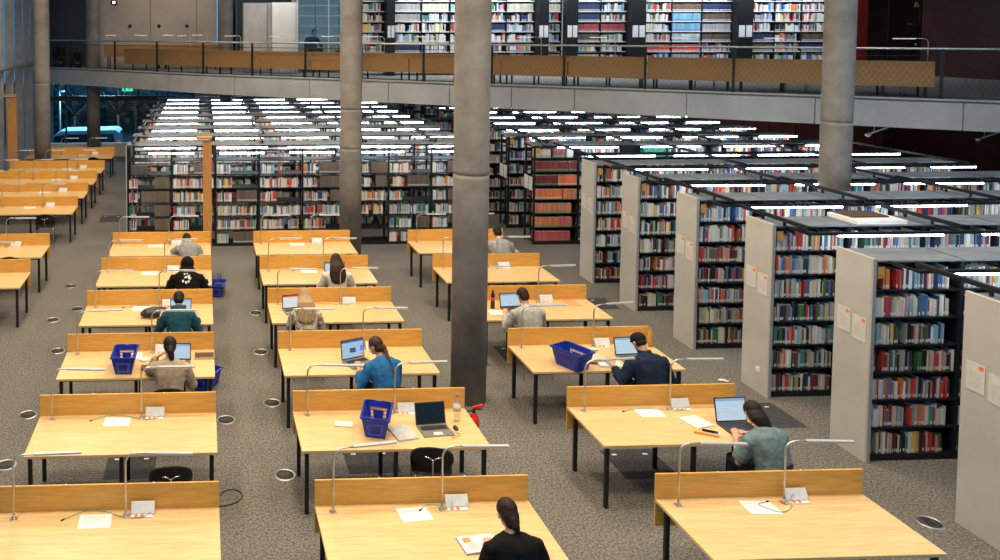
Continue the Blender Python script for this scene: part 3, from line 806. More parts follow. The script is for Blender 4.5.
# ------------------------------------------------------------------ things on the desks
def TR(x, y, z, rz=0): return Matrix.Translation((x, y, z)) @ Matrix.Rotation(rz, 4, 'Z')
def screen_mat(name, bg, s, bar=None):
    m, nt, b = new_mat(name); N = nt.nodes.new; L = nt.links.new
    tc = N('ShaderNodeTexCoord'); sp = N('ShaderNodeSeparateXYZ'); L(tc.outputs['Generated'], sp.inputs[0])
    br = N('ShaderNodeTexBrick'); br.inputs['Scale'].default_value = 7; br.inputs['Color1'].default_value = (*bg, 1); br.inputs['Color2'].default_value = (*[v*.88 for v in bg], 1)
    br.inputs['Mortar'].default_value = (*[v*.75 for v in bg], 1); br.inputs['Mortar Size'].default_value = .03; br.inputs['Row Height'].default_value = .5; br.inputs['Brick Width'].default_value = 1.6
    mp = N('ShaderNodeCombineXYZ'); L(sp.outputs['X'], mp.inputs['X']); L(sp.outputs['Z'], mp.inputs['Y']); L(mp.outputs[0], br.inputs['Vector'])
    g = N('ShaderNodeMath'); g.operation = 'GREATER_THAN'; g.inputs[1].default_value = .88; L(sp.outputs['Z'], g.inputs[0])
    mx = N('ShaderNodeMix'); mx.data_type = 'RGBA'; L(g.outputs[0], mx.inputs[0]); L(br.outputs['Color'], mx.inputs[6]); mx.inputs[7].default_value = (*(bar or bg), 1)
    L(mx.outputs[2], b.inputs['Emission Color']); b.inputs['Emission Strength'].default_value = s; b.inputs['Base Color'].default_value = (.02, .02, .02, 1); b.inputs['Roughness'].default_value = .2
    return m
M['scr_white'] = screen_mat('lit_screen_white', (.62, .78, .92), .85, (.25, .45, .75))
M['scr_blue'] = screen_mat('lit_screen_blue', (.45, .72, .9), .8, (.06, .12, .4))
M['scr_red'] = screen_mat('lit_screen_red', (.85, .85, .88), .9, (.75, .05, .06))
M['scr_dark'] = flat('dark_screen', (.006, .007, .008), .15)
M['laptop_grey'] = flat('laptop_grey', (.25, .25, .25), .4, .5); M['laptop_black'] = flat('laptop_black', (.02, .02, .022), .4)
M['laptop_silver'] = flat('laptop_silver', (.5, .5, .51), .35, .6)
def laptop(x, y, rz, label, scr, body='laptop_grey', w=.33, d=.23, tilt=18, extra=None):
    t = thing('laptop', label, 'laptop', (x, y, .7312), rz)
    k = MB(); k.bbox(-w/2, w/2, -d, 0, 0, .016, M[body], .003); b = k.build('base', t)
    k = MB()
    for r in range(5):
        for c in range(12): k.box(-w/2+.025+c*(w-.05)/12, -w/2+.025+c*(w-.05)/12+(w-.05)/12-.003, -.035-r*.019-.016, -.035-r*.019, .0162, .018, M['laptop_black'])
    k.build('keyboard', b)
    k = MB(); k.box(-.05, .05, -d+.012, -d+.07, .0162, .0168, M['flap']); k.build('touchpad', b)
    T = Matrix.Translation((0, .003, .016)) @ Matrix.Rotation(R(-tilt), 4, 'X')
    k = MB(); k.bbox(-w/2, w/2, 0, .007, 0, d*.97, M['laptop_black' if body != 'laptop_silver' else body], .002, T); s = k.build('lid', t)
    k = MB(); k.box(-w/2+.008, w/2-.008, -.0015, -.0003, .012, d*.97-.008, M['laptop_black'], T); k.build('bezel', s)
    k = MB(); k.box(-w/2+.013, w/2-.013, -.0025, -.0016, .018, d*.97-.013, M[scr]); o = k.build('display', t)
    o.matrix_local = T
    if extra:
        k = MB()
        for (x0, x1, z0, z1, m) in extra: k.box(-w/2+.013+(w-.026)*x0, -w/2+.013+(w-.026)*x1, -.0032, -.0026, .018+(d*.97-.031)*z0, .018+(d*.97-.031)*z1, M[m])
        o = k.build('display_window', t); o.matrix_local = T
    return t
M['scr_navy'] = emit('screen_navy', (.02, .06, .2), .6); M['scr_r'] = emit('screen_red_patch', (.7, .05, .1), .6); M['scr_b2'] = emit('screen_blue_patch', (.05, .15, .7), .8)
laptop(2.60, 8.88, R(6), 'open laptop with black screen, beside the bottle in the middle column', 'scr_dark', w=.36, d=.25, tilt=14)
laptop(2.05, 10.74, R(22), 'open laptop with blue and white screen by the blue sweater', 'scr_blue', w=.37, d=.27, tilt=8, extra=[(.36, .64, .28, .55, 'scr_navy'), (.84, .98, .3, .62, 'scr_b2'), (.86, .98, .1, .2, 'scr_r')])
laptop(1.43, 12.75, R(12), 'laptop with white and red screen by the blonde person', 'scr_red', w=.34, tilt=4)
laptop(2.41, 14.5, R(0), 'laptop in front of the long dark haired person', 'scr_white', w=.38, tilt=10)
laptop(-.36, 10.8, R(-4), 'laptop in front of the beige sweater, left column', 'scr_white', w=.34, tilt=8)
laptop(-.38, 12.62, R(0), 'laptop in front of the teal hoodie, left column', 'scr_white', w=.34, tilt=14)
laptop(6.09, 8.79, R(2), 'open laptop with document screen by the grey-green shirt', 'scr_white', 'laptop_black', w=.38, d=.28, tilt=12, extra=None)
laptop(5.90, 10.7, R(4), 'open laptop with pale screen by the navy jacket', 'scr_white', w=.38, d=.25, tilt=14)
laptop(5.0, 12.66, R(6), 'open laptop with pale screen by the grey shirt man, right column', 'scr_white', 'laptop_black', w=.36, tilt=12)

def basket(x, y, rz, z, label, handle_up=False):
    t = thing('shopping_basket', label, 'basket', (x, y, z), rz, 'blue shopping baskets')
    W, D, w, d, h = .215, .15, .165, .105, .24    # half sizes top / bottom
    P = M['blue_plastic']
    k = MB()
    T0 = []
    # bottom tray with slots
    k.box(-w, w, -d, d, 0, .006, P)
    k.build('bottom', t)
    def lerp(a, b, s): return a+(b-a)*s
    def corner(sx, sy, s): return Vector((sx*lerp(w, W, s), sy*lerp(d, D, s), s*h))
    for sx, sy, ex, ey in ((-1, -1, 1, -1), (1, 1, -1, 1), (-1, 1, -1, -1), (1, -1, 1, 1)):
        k = MB(); n = Vector((0, 0, 0))
        def quad(u0, u1, s0, s1):
            A = lambda u, s: corner(sx, sy, s)+(corner(ex, ey, s)-corner(sx, sy, s))*u
            c = [A(u0, s0), A(u1, s0), A(u1, s1), A(u0, s1)]
            nn = (c[1]-c[0]).cross(c[3]-c[0]).normalized()*.004
            k.add([p+nn for p in c]+[p-nn for p in c], [(0, 1, 2, 3), (7, 6, 5, 4), (0, 4, 5, 1), (1, 5, 6, 2), (2, 6, 7, 3), (3, 7, 4, 0)], P)
        quad(0, 1, 0, .14); quad(0, 1, .74, 1); quad(0, .14, .14, .74); quad(.86, 1, .14, .74)
        quad(.28, .72, .2, .62)
        m = 14
        for i in range(m):
            u = .16+.68*i/(m-1)
            quad(u-.009, u+.009, .14, .74)
        for s in (.3, .45, .6): quad(.14, .86, s-.012, s+.012)
        k.build('side_wall', t)
    k = MB(); z = h; o = .018
    for a, b_ in (((-W-o, -D-o), (W+o, -D+.004)), ((-W-o, D-.004), (W+o, D+o)), ((-W-o, -D+.004), (-W+.004, D-.004)), ((W-.004, -D+.004), (W+o, D-.004))):
        k.box(a[0], b_[0], a[1], b_[1], z-.012, z+.004, P)
    k.build('rim', t)
    for sy in (-1, 1):
        k = MB()
        if handle_up: k.tube([(-W, sy*.02, z), (-W*.95, sy*.03, z+.12), (-W*.6, sy*.02, z+.15), (W*.6, sy*.02, z+.15), (W*.95, sy*.03, z+.12), (W, sy*.02, z)], .006, P, 6)
        else: k.tube([(-W-.004, sy*.03, z+.008), (-W*.96, sy*(D-.02), z+.012), (-W*.8, sy*(D+.004), z+.012), (W*.8, sy*(D+.004), z+.012), (W*.96, sy*(D-.02), z+.012), (W+.004, sy*.03, z+.008)], .006, P, 6)
        k.build('handle', t)
    return t
basket(1.95, 8.79, R(72), .7312, 'blue shopping basket on the second middle desk, beside the black-screened laptop')
basket(-1.07, 10.57, R(88), .7312, 'blue shopping basket on the third left desk, beside the beige sweater')
basket(4.96, 10.4, R(-62), .7312, 'blue shopping basket at the left of the third right desk, beside paper bags')
basket(.26, 15.7, R(80), .0, 'blue shopping basket on the floor beside the black jacketed person', True)
basket(.02, 11.6, R(60), .0, 'blue shopping basket on the floor right of the third left desk', True)
basket(6.63, 14.35, R(80), .0, 'blue shopping basket on the floor behind the fourth right desk', False)

def bottle(x, y, label, h=.3, r=.036, mat='clear_plastic', cap='red_plastic', lab=None):
    t = thing('drink_bottle', label, 'bottle', (x, y, .7312))
    k = MB(); k.lathe([(r*.6, 0), (r, .008), (r, h*.28), (r*.93, h*.32), (r, h*.36), (r, h*.68), (r*.75, h*.82), (r*.36, h*.9), (r*.36, h*.94)], M[mat], 18); k.build('body', t)
    k = MB(); k.lathe([(r*.42, h*.94), (r*.42, h)], M[cap], 14); k.build('cap', t)
    if lab: k = MB(); k.lathe([(r+.001, h*.42), (r+.001, h*.62)], M[lab], 18); k.build('label_band', t)
    return t
bottle(2.93, 8.98, 'clear plastic water bottle with red cap on the second middle desk', .31, .042, lab='sheet')
bottle(6.39, 11.02, 'slim amber drink bottle at the screen of the third right desk', .27, .034, 'card', 'card')
bottle(4.70, 12.66, 'dark cola bottle with red label at the fourth right desk', .3, .034, 'black_plastic', 'black_plastic', 'red_paint')
k = MB(); k.ellipsoid((0, 0, .0), .03, .052, .033, M['black_plastic'], n=16, m=8)
mo = k.build('computer_mouse', None, (2.86, 8.80, .7312)); 
for v in mo.data.vertices: v.co.z = max(0, v.co.z)
tag(mo, 'black computer mouse right of the black-screened laptop', 'mouse')
t = thing('spectacles', 'folded thin spectacles in front of the black mouse', 'glasses', (2.80, 8.60, .733), R(25))
for sx in (-1, 1):
    k = MB(); k.tube([(sx*.032+.022*math.cos(a), 0, .022+.018*math.sin(a)) for a in [2*math.pi*i/14 for i in range(15)]], .0022, M['black_metal'], 6); k.build('lens_rim', t)
    k = MB(); k.tube([(sx*.055, .0, .03), (sx*.06, .06, .02), (sx*.05, .12, .003)], .002, M['black_metal'], 6); k.build('temple', t)
def pad(x, y, rz, w, d, h, mat, name, label, cat='notebook', pages='paper'):
    t = thing(name, label, cat, (x, y, .7312), rz)
    k = MB(); k.bbox(-w/2+.003, w/2-.003, -d/2+.003, d/2-.003, .0015, h-.002, M[pages], .001); k.build('pages', t)
    k = MB(); k.bbox(-w/2, w/2, -d/2, d/2, h-.0018, h, M[mat], .0005); k.box(-w/2, w/2, -d/2, d/2, 0, .0014, M[mat]); k.build('cover', t); return t
M['amber'] = flat('amber_case', (.78, .36, .06), .5); M['grey_cover'] = flat('grey_cover', (.42, .43, .44), .5); M['leather'] = flat('brown_sleeve', (.07, .04, .025), .6); M['mint'] = flat('mint_cover', (.35, .6, .5), .5)
M['salmon'] = flat('salmon_cover', (.85, .3, .15), .6); M['pale_cover'] = flat('pale_page', (.66, .66, .6), .6)
pad(2.23, 8.71, R(12), .24, .31, .02, 'grey_cover', 'notebook', 'grey notebook between the blue basket and the black-screened laptop')
pad(1.60, 8.95, R(80), .12, .2, .01, 'pale_cover', 'notebook', 'small white pad left of the blue basket, second middle desk') 
pad(5.69, 8.83, R(14), .25, .26, .012, 'pale_cover', 'notebook', 'pale sketchbook left of the laptop, second right desk')
pad(5.64, 8.57, R(-28), .25, .085, .022, 'amber', 'pencil_case', 'orange pencil case in front of the pale sketchbook', 'pencil case', 'amber')
t = thing('smartphone', 'black smartphone lying on the orange pencil case', 'phone', (5.68, 8.56, .7542), R(-28))
k = MB(); k.bbox(-.085, .085, -.037, .037, 0, .008, M['flap'], .002); k.build('body', t); k = MB(); k.box(-.08, .08, -.034, .034, .0081, .0088, M['scr_dark']); k.build('screen', t)
pad(1.70, 12.55, R(-6), .28, .2, .02, 'mint', 'notebook', 'mint green folder right of the blonde person')
pad(4.72, 12.42, R(-8), .32, .24, .012, 'pale_cover', 'open_book', 'open white notebook beside the cola bottle', 'book')
pad(5.98+.12, 12.86, R(0), .21, .29, .006, 'salmon', 'booklet', 'salmon orange booklet on the right of the fourth right desk', 'booklet')
pad(-.7, 10.58, R(8), .3, .12, .03, 'leather', 'pouch', 'brown pouch left of the beige sweater', 'pouch', 'leather')
t = thing('serving_tray', 'dark wooden tray at the right end of the third left desk', 'tray', (-.105+.03, 10.93, .7312))
k = MB(); k.bbox(-.06, .2, -.09, .1, 0, .008, M['leather'], .002); k.build('tray_base', t)
k = MB()
for a in ((-.068, .208, .101, .109), (-.068, .208, -.099, -.091), (-.068, -.061, -.09, .1), (.201, .208, -.09, .1)): k.box(a[0], a[1], a[2], a[3], 0, .022, M['wood_edge'])
k.build('tray_rim', t)
# open book of the woman in black
t = thing('open_book', 'open illustrated book under the hand of the woman in black', 'book', (2.42, 6.76, .7312), R(6))
for sx in (-1, 1):
    k = MB(); n = 8; vs = []
    for i in range(n+1):
        u = i/n; x = sx*u*.165; z = .008+.014*math.sin(math.pi*min(1, u*1.4)*.7)*(1-u*.5)
        vs += [(x, -.115, z), (x, .115, z), (x, -.115, 0), (x, .115, 0)]
    fs = []
    for i in range(n):
        a = i*4; b_ = a+4; fs += [(a, b_, b_+1, a+1), (a+2, a+3, b_+3, b_+2), (a, a+2, b_+2, b_), (a+1, b_+1, b_+3, a+3)]
    fs += [(0, 1, 3, 2), (n*4, n*4+2, n*4+3, n*4+1)]
    k.add(vs, fs, M['paper']); pg = k.build('page_block', t)
    k = MB(); 
    if sx < 0: k.box(-.13, -.06, .02, .08, .0225, .0232, M['card'])
    for q in range(7): k.box(sx*.02 if sx > 0 else -.14, .14 if sx > 0 else -.03, -.085+q*.013, -.082+q*.013, .0225, .0232, M['print'])
    k.build('printing', pg)
k = MB(); k.bbox(-.17, .17, -.12, .12, -.0005, .0008, M['leather'], .0003); k.build('cover', t)
t = thing('pen', 'grey pen on the front middle desk, by the woman in black', 'pen', (2.78, 6.66, .738), R(30))
k = MB(); k.tube([(-.07, 0, 0), (.06, 0, 0)], .005, M['steel'], 8); k.build('barrel', t); k = MB(); k.tube([(.061, 0, 0), (.078, 0, 0)], [.004, .001], M['black_plastic'], 8); k.build('tip', t)
# paper bags and heap on R3
def blob(name, label, cat, loc, parts, mat, vox=.008):
    k = MB()
    for c, rr, rot in parts: k.ellipsoid(c, rr[0], rr[1], rr[2], M[mat], Matrix.Rotation(R(rot), 3, 'Z').to_4x4() if rot else None)
    o = k.build(name, None, loc); m = o.modifiers.new('r', 'REMESH'); m.mode = 'VOXEL'; m.voxel_size = vox; m.use_smooth_shade = True
    tx = bpy.data.textures.new(name, 'CLOUDS'); tx.noise_scale = .07; d = o.modifiers.new('d', 'DISPLACE'); d.texture = tx; d.strength = .025; d.mid_level = .5
    return tag(o, label, cat)
M['tote'] = flat('cream_tote', (.55, .5, .42), .8)
blob('cloth_bag', 'crumpled cream cloth bag right of the basket, third right desk', 'bag', (5.36, 10.55, .742), [((0, 0, .03), (.15, .11, .04), 20), ((.12, -.05, .02), (.14, .07, .03), -20), ((-.04, .08, .03), (.09, .07, .04), 0)], 'tote')
pad(5.48, 10.42, R(-8), .3, .21, .03, 'pale_cover', 'magazine', 'pale magazine pile in front of the navy jacket', 'magazine')
pad(5.50, 10.93, R(5), .14, .1, .02, 'tote', 'tissue_pack', 'small tan packet behind the cloth bag, third right desk', 'packet', 'card')
blob('backpack', 'black bag lying on the fourth left desk beside the teal hoodie', 'bag', (-.80, 12.52, .76), [((0, 0, .045), (.2, .12, .07), 10), ((.12, .03, .05), (.1, .1, .06), 0), ((-.12, -.03, .03), (.1, .08, .05), 0)], 'black_plastic', .012)
blob('headphones_pouch', 'dark pouch with keys left of the beige sweater elbow', 'pouch', (-.74, 10.42, .745), [((0, 0, .02), (.07, .05, .03), 10), ((.09, .02, .015), (.06, .04, .025), 0)], 'black_plastic')
t = thing('cup', 'small white saucer left of the beige sweater', 'saucer', (-.83, 10.86, .7312))
k = MB(); k.lathe([(.04, 0), (.06, .006), (.07, .014), (.062, .012), (.03, .006)], M['white_plastic'], 20); k.build('dish', t)
t = thing('drinking_cup', 'white cup behind the lamp by the blue sweater', 'cup', (2.36, 11.0, .7312))
k = MB(); k.lathe([(.026, 0), (.034, .09), (.031, .088), (.024, .005)], M['white_plastic'], 18); k.build('body', t); k = MB(); k.tube([(.03, 0, .07), (.055, 0, .06), (.055, 0, .03), (.028, 0, .02)], .005, M['white_plastic'], 8); k.build('handle', t)
# extinguisher by the thick column
t = thing('fire_extinguisher', 'red fire extinguisher standing before the thick column, past the second middle desk', 'fire extinguisher', (3.40, 9.75, 0)); t.scale = (.8, .8, .8)
k = MB(); k.lathe([(.06, 0), (.085, .02), (.085, .42), (.07, .49), (.03, .53), (.03, .55)], M['red_paint'], 24); k.build('tank', t)
k = MB(); k.lathe([(.0865, .2), (.0865, .32)], M['white_plastic'], 24); k.build('label_band', t)
k = MB(); k.lathe([(.025, .55), (.03, .6)], M['black_plastic'], 12); k.box(-.02, .12, -.015, .015, .6, .615, M['black_plastic']); k.build('valve', t)
k = MB(); T = TR(0, 0, .62) @ Matrix.Rotation(R(-14), 4, 'Y'); k.box(-.02, .15, -.02, .02, 0, .03, M['red_paint'], T); k.build('handle', t)
k = MB(); k.tube([(-.02, 0, .58), (-.1, 0, .58), (-.14, 0, .48), (-.13, 0, .25), (-.12, 0, .12)], .011, M['black_plastic'], 8); k.build('hose', t)
# large flat boxes lying on a bookcase top
for i, (x, y, z, w, d, h, m, lb) in enumerate([(9.68, 11.2, 2.491, .74, .56, .055, 'white_plastic', 'large white flat box lying on the third nearest bookcase top'), (9.66, 11.28, 2.5475, .56, .36, .02, 'leather', 'dark brown framed board lying on the white flat box')]):
    k = MB(); k.bbox(-w/2, w/2, -d/2, d/2, 0, h, M[m], .004); o = k.build('flat_box' if i == 0 else 'framed_board', None, (x, y, z)); tag(o, lb, 'box' if i == 0 else 'board')

# ------------------------------------------------------------------ floor fittings
fn = 0
flab = ['round floor outlet left of the second middle desk', 'round floor outlet at the left end of the second left desk', 'round floor outlet at the left of the third left desk', 'round floor outlet left of the third middle desk',
        'round floor outlet left of the fourth middle desk', 'round floor outlet before the nearest grey end panel', 'round floor outlet left of the fourth left desk', 'round floor outlet at the left picture border', 'round floor outlet left of the fifth middle desk',
        'faint round floor lid between the two left columns of desks', 'faint round floor lid left of the fifth left desk', 'round floor outlet beside the right end of the second left desk']
for (x, y), lb in zip([(285, 475), (27.7, 415), (57.5, 351), (272, 403), (261, 352), (930, 522.5), (77, 309), (6, 465), (256, 313), (53, 320), (71, 286), (226, 420)], flab):
    p = at_z(x, y, 0); t = thing('floor_outlet', lb, 'floor outlet', (p.x, p.y, .0005), R(rng.uniform(0, 90)), 'round floor outlets')
    k = MB(); k.lathe([(.13, 0), (.13, .004), (.105, .006), (.105, .002)], M['steel'], 28); k.build('ring', t)
    k = MB(); k.lathe([(.104, .0), (.104, .003)], M['dark_carpet'], 28); k.box(-.06, .06, -.02, .05, .0032, .006, M['black_plastic']); k.build('lid', t)
for lb, c in [('dark floor tile under the second middle desk', (1.72, 2.34, 9.2, 9.72)), ('dark floor tile under the second right desk', (4.95, 5.6, 8.95, 9.6)), ('dark floor tile by the end of the third nearest bookcase', (7.25, 8.0, 10.05, 10.75)),
               ('dark floor tile by the end of the fifth nearest bookcase', (6.4, 7.85, 14.55, 15.15)), ('dark floor tile under the second left desk', (-1.2, -.6, 9.2, 9.72)), ('dark floor tile in the aisle left of the back block', (-2.9, -2.3, 21.8, 22.6)), ('dark floor tile far down the left aisle', (-2.6, -2.1, 26.2, 27.0)),
               ('dark floor tile under the fourth right desk', (4.8, 5.5, 12.3, 12.9))]:
    k = MB(); k.bbox(0, c[1]-c[0], 0, c[3]-c[2], .0006, .004, M['dark_carpet'], .001)
    for u in (.2, .8): k.box((c[1]-c[0])*u-.03, (c[1]-c[0])*u+.03, (c[3]-c[2])*.8, (c[3]-c[2])*.8+.03, .004, .0055, M['flap'])
    o = k.build('floor_access_tile', None, (c[0], c[2], 0)); tag(o, lb, 'floor tile')
k = MB(); c = at_z(238, 498, 0); k.tube([(c.x+.2*math.cos(a)-.02*i_, c.y+.16*math.sin(a), .008) for i_, a in enumerate([2.9-i*.38 for i in range(14)])], .006, M['black_plastic'], 6); tag(k.build('looped_cable'), 'black cable looped on the floor right of the front left desk', 'cable')
p = at_z(905, 381, 0)
k = MB(); c = at_z(722, 381, 0); k.ellipsoid((c.x, c.y, .016), .06, .035, .016, M['flap']); k.ellipsoid((c.x+.05, c.y-.03, .012), .04, .02, .012, M['flap']); o = k.build('crumpled_paper'); tag(o, 'small white crumpled wrapper on the floor by the fourth nearest bookcase', 'wrapper')

# wooden pillars
def pillar(x, y, h, w, label, lampside=-1):
    t = thing('wooden_post', label, 'post', (x, y, 0))
    k = MB(); k.bbox(-w/2, w/2, 0, .12, 0, h, M['oak_post'], .004); k.build('post', t)
    k = MB(); k.bbox(-w/2-.03*0-.12, w/2+.01, -.06, .16, h, h+.035, M['oak_post'], .003); k.build('cap', t)
    k = MB(); k.bbox(-w/2-.11, w/2-.04, -.05, .1, h-.03, h-.002, M['white_plastic'], .003); k.build('lamp', t)
pillar(.07, 17.02, 2.95, .19, 'tall oak post standing behind the sixth left desk')
pillar(at_y(12, 120, 26.6).x, 26.6, 3.1, .3, 'tall oak post near the left facade')

# exit sign, warning signs, hanging fittings
t = thing('exit_sign', 'small green exit sign hanging under the upper floor edge', 'sign', tuple(at_y(127.5, 89.2, 30.6)))
k = MB(); k.bbox(-.2, .2, -.02, .02, -.08, .08, M['black_metal'], .004); k.build('housing', t)
k = MB(); k.box(-.19, .19, -.024, -.021, -.07, .07, M['exit']); f = k.build('sign_face', t)
k = MB()
k.box(-.15, -.06, -.027, -.0245, -.05, .05, M['white_board']); k.prism([(.0, -.02), (.07, -.02), (.07, -.05), (.13, .0), (.07, .05), (.07, .02), (.0, .02)], .0, .003, M['white_board'], Matrix.Rotation(R(90), 4, 'X') @ Matrix.Translation((0, 0, .0245))); k.build('arrow', f)
k = MB(); k.tube([(0, 0, .08), (0, 0, .16)], .01, M['black_metal'], 6); k.build('hanger', t)
def warn(px, py, Y, s, label):
    p = at_y(px, py, Y); k = MB(); k.prism([(-s, -s*.8), (s, -s*.8), (0, s)], 0, .012, M['yellow'], Matrix.Translation(p) @ Matrix.Rotation(R(90), 4, 'X'))
    k.box(p.x-.012, p.x+.012, p.y-.016, p.y-.0125, p.z-s*.3, p.z+s*.4, M['black_plastic']); k.box(p.x-.012, p.x+.012, p.y-.016, p.y-.0125, p.z-s*.6, p.z-s*.42, M['black_plastic']); tag(k.build('warning_sign'), label, 'sign')
warn(912.5, 145.5, 27.15, .1, 'small yellow triangular warning sign on the dark lower wall')
warn(916.5, 4.5, 25.88, .1, 'small yellow triangular warning sign on the dark upper wall')
p = at_y(868, 25, 25.88); 
k = MB(); a = at_y(855.5, 20, 25.88).x; c = at_y(867, 20, 25.88).x; k.box(a, c, 25.84, 25.9, HU+.02, 9.5, M['red_panel']); 
for px in (889, 920, 953.5, 966, 974, 988): x = at_y(px, 20, 25.88).x; k.box(x-.02, x+.02, 25.85, 25.9, HU+.02, 9.5, M['black_metal'])
struct(k.build('trim_22'))
t = thing('door_handle_plate', 'small steel handle and lock on the dark upstairs wall', 'handle', tuple(at_y(912, 24, 25.88)))
k = MB(); k.tube([(-.15, -.02, 0), (.15, -.02, 0)], .025, M['dark_panel'], 8); k.build('grip', t)
k = MB(); q = at_y(915.5, 43, 25.88)-at_y(912, 24, 25.88); k.tube([(q.x, -.04, q.z-.05), (q.x, .0, q.z-.05)], .04, M['steel'], 10); k.build('lock', t)
for i, (px, py, qx, qy, lb) in enumerate([(869, 134, 886, 126, 'small angled wall light under the slab, left of the two'), (979, 139, 983, 131, 'small angled wall light under the slab, at the far right')]):
    p = at_z(px, py, 2.85); k = MB(); 
    t = thing('angled_spotlight', lb, 'light', tuple(p)); 
    k = MB(); k.tube([(0, 0, 0), (.22, -.1, .12), (.42, -.2, .235)], .02, M['steel'], 8); k.build('arm', t); k = MB(); k.tube([(-.05, 0, -.03), (.04, 0, .01)], [.05, .035], M['steel'], 10); k.build('head', t)
    k = MB(); k.tube([(.1, -.02, .06), (.1, -.02, .24)], .008, M['steel'], 6); k.build('hanger', t)
t = thing('round_pendant', 'small round lamp near the concrete wall upstairs', 'lamp', tuple(at_y(114, 2.5, 32.0)))
k = MB(); k.tube([(0, .05, 0), (0, -.05, 0)], .13, M['black_metal'], 18); k.tube([(0, .08, 0), (0, 1.2, 0)], .03, M['black_metal'], 8); k.build('housing', t)
k = MB(); k.tube([(0, -.051, 0), (0, -.06, 0)], .055, M['led'], 14); k.build('bulb', t)

# ------------------------------------------------------------------ upper floor desks along the edge
up = []
segs = [(118, 206), (206, 306), (306, 405), (405, 498), (498, 565.5), (565.5, 645), (645, 734), (734, 838), (838, 938)]
for i, (a, c) in enumerate(segs):
    pa, d0 = edge_pt(a); pc, d1 = edge_pt(c); d = (pc-pa).normalized(); n = Vector((-d.y, d.x, 0))
    ang = math.atan2(d.y, d.x); L = (pc-pa).length
    t = thing('upstairs_desk', 'brown desk back behind the balustrade upstairs, %s from the left' % ('first second third fourth fifth sixth seventh eighth ninth'.split()[i]), 'desk', tuple(pa+n*.32+Vector((0, 0, .013))), ang, 'desks along the balustrade')
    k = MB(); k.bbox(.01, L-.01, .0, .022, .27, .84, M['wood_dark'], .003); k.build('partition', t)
    k = MB(); k.bbox(.01, L-.01, .023, .9, .70, .73, M['wood'], .003); k.build('table_top', t)
    for u in (.08, .5, .92):
        for y in (.12, .82):
            k = MB(); k.bbox(L*u-.022, L*u+.022, y-.022, y+.022, 0, .70, M['black_metal'], .004); k.build('leg', t)
    up.append((t, L, ang, pa, d, n))
    for u in ((.3, .75) if L > 2.2 and i < 8 else (.93,) if i == 8 else (.6,)):
        q = pa+d*(L*u)+n*.42
        put_lamp(q.x, q.y, HU+.745, 'upstairs arched lamp on the %s desk from the left, %s' % ('first second third fourth fifth sixth seventh eighth ninth'.split()[i], 'nearer its left end' if u < .5 else 'nearer its right end'), ang+math.pi+R(rng.uniform(-4, 4)), 'upstairs desk lamps')
    if i in (0, 1, 3, 6, 7, 8):
        q = pa+d*(L*.65)+n*1.25; put_chair(q.x, q.y, 'dark chair upstairs facing the %s desk from the left' % ('first second third fourth fifth sixth seventh eighth ninth'.split()[i]), ang+math.pi, HU+.0125, 'chairs upstairs')
# second row of desks upstairs left
for i, (a, c, yy) in enumerate([(104, 219, 31.2)]):
    pa = at_y(a, 50, yy); pc = at_y(c, 50, yy)
    for q in range(2):
        L = (pc.x-pa.x)/2; lb = 'brown desk upstairs before the concrete wall, %s one' % ('left', 'right')[q]
        t = thing('upstairs_desk', lb, 'desk', (pa.x+q*L, yy, HU+.013), 0, 'desks before the upstairs wall')
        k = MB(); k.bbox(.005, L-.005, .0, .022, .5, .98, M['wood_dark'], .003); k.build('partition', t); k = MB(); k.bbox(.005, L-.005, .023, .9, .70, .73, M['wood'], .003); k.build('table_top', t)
        for u in (.06, .94):
            for y in (.12, .82): k = MB(); k.bbox(L*u-.022, L*u+.022, y-.022, y+.022, 0, .70, M['black_metal'], .004); k.build('leg', t)
        for u in (.3, .8): put_lamp(pa.x+q*L+L*u, yy+.12, HU+.745, 'lamp upstairs before the concrete wall, %s desk, %s side' % (('left', 'right')[q], 'left' if u < .5 else 'right'), math.pi, 'lamps before the concrete wall')
# lockers, glass room
p0, p1, p2, p3 = [at_y(x, 30, 27.9).x for x in (244, 269, 285, 297)]
for i, (a, c, y, m, lb) in enumerate([(p0, p1, 28.4, 'mullion', 'pale grey tall cabinet upstairs, left one'), (p1, p2, 28.3, 'mullion', 'pale grey tall cabinet upstairs, middle one'), (p2-.45, p3, 27.9, 'plaster', 'white tall cabinet upstairs beside the glass room')]):
    t = thing('tall_cabinet', lb, 'cabinet', (a, y, HU+.013), 0, 'tall cabinets upstairs'); w = c-a; 
    k = MB(); k.bbox(0, w-.01, 0, .4 if i < 2 else .28, 0, 2.5, M[m], .004); k.build('body', t)
    k = MB(); k.bbox(.03, w-.05, -.02, -.001, .05, 2.42, M[m], .003); dd = k.build('door', t); k = MB(); k.tube([(w-.12, -.035, 1.1), (w-.12, -.035, 1.3)], .008, M['steel'], 6); k.build('handle', dd)
ga, gb = at_y(297.5, 30, 27.6).x, at_y(361, 30, 27.6).x
t = thing('glass_partition', 'bluish glass partition upstairs with a dark seated figure behind', 'glass wall', (ga, 27.6, HU+.013))
k = MB(); k.box(0, gb-ga, 0, .012, .05, 2.9, M['room_glass']); k.build('pane', t)
k = MB()
for x in (0, (gb-ga)*.49, gb-ga): k.box(x-.02, x+.02, -.02, .03, 0, 2.95, M['alu'])
k.box(.021, gb-ga-.021, -.02, .03, 0, .049, M['alu']); k.build('frame', t)
t = thing('upstairs_bookcase', 'pale low-lit bookcase seen through the upstairs glass partition', 'bookcase', (ga+.1, 30.0, HU+.013), 0)
for x in (0, .9, 1.8): k = MB(); k.box(x-.015, x+.015, 0, .4, 0, 2.7, M['alu']); k.build('upright', t)
for l in range(7): k = MB(); k.box(.016, 1.784, 0, .4, .15+l*.38, .18+l*.38, M['white_board']); k.build('shelf', t)
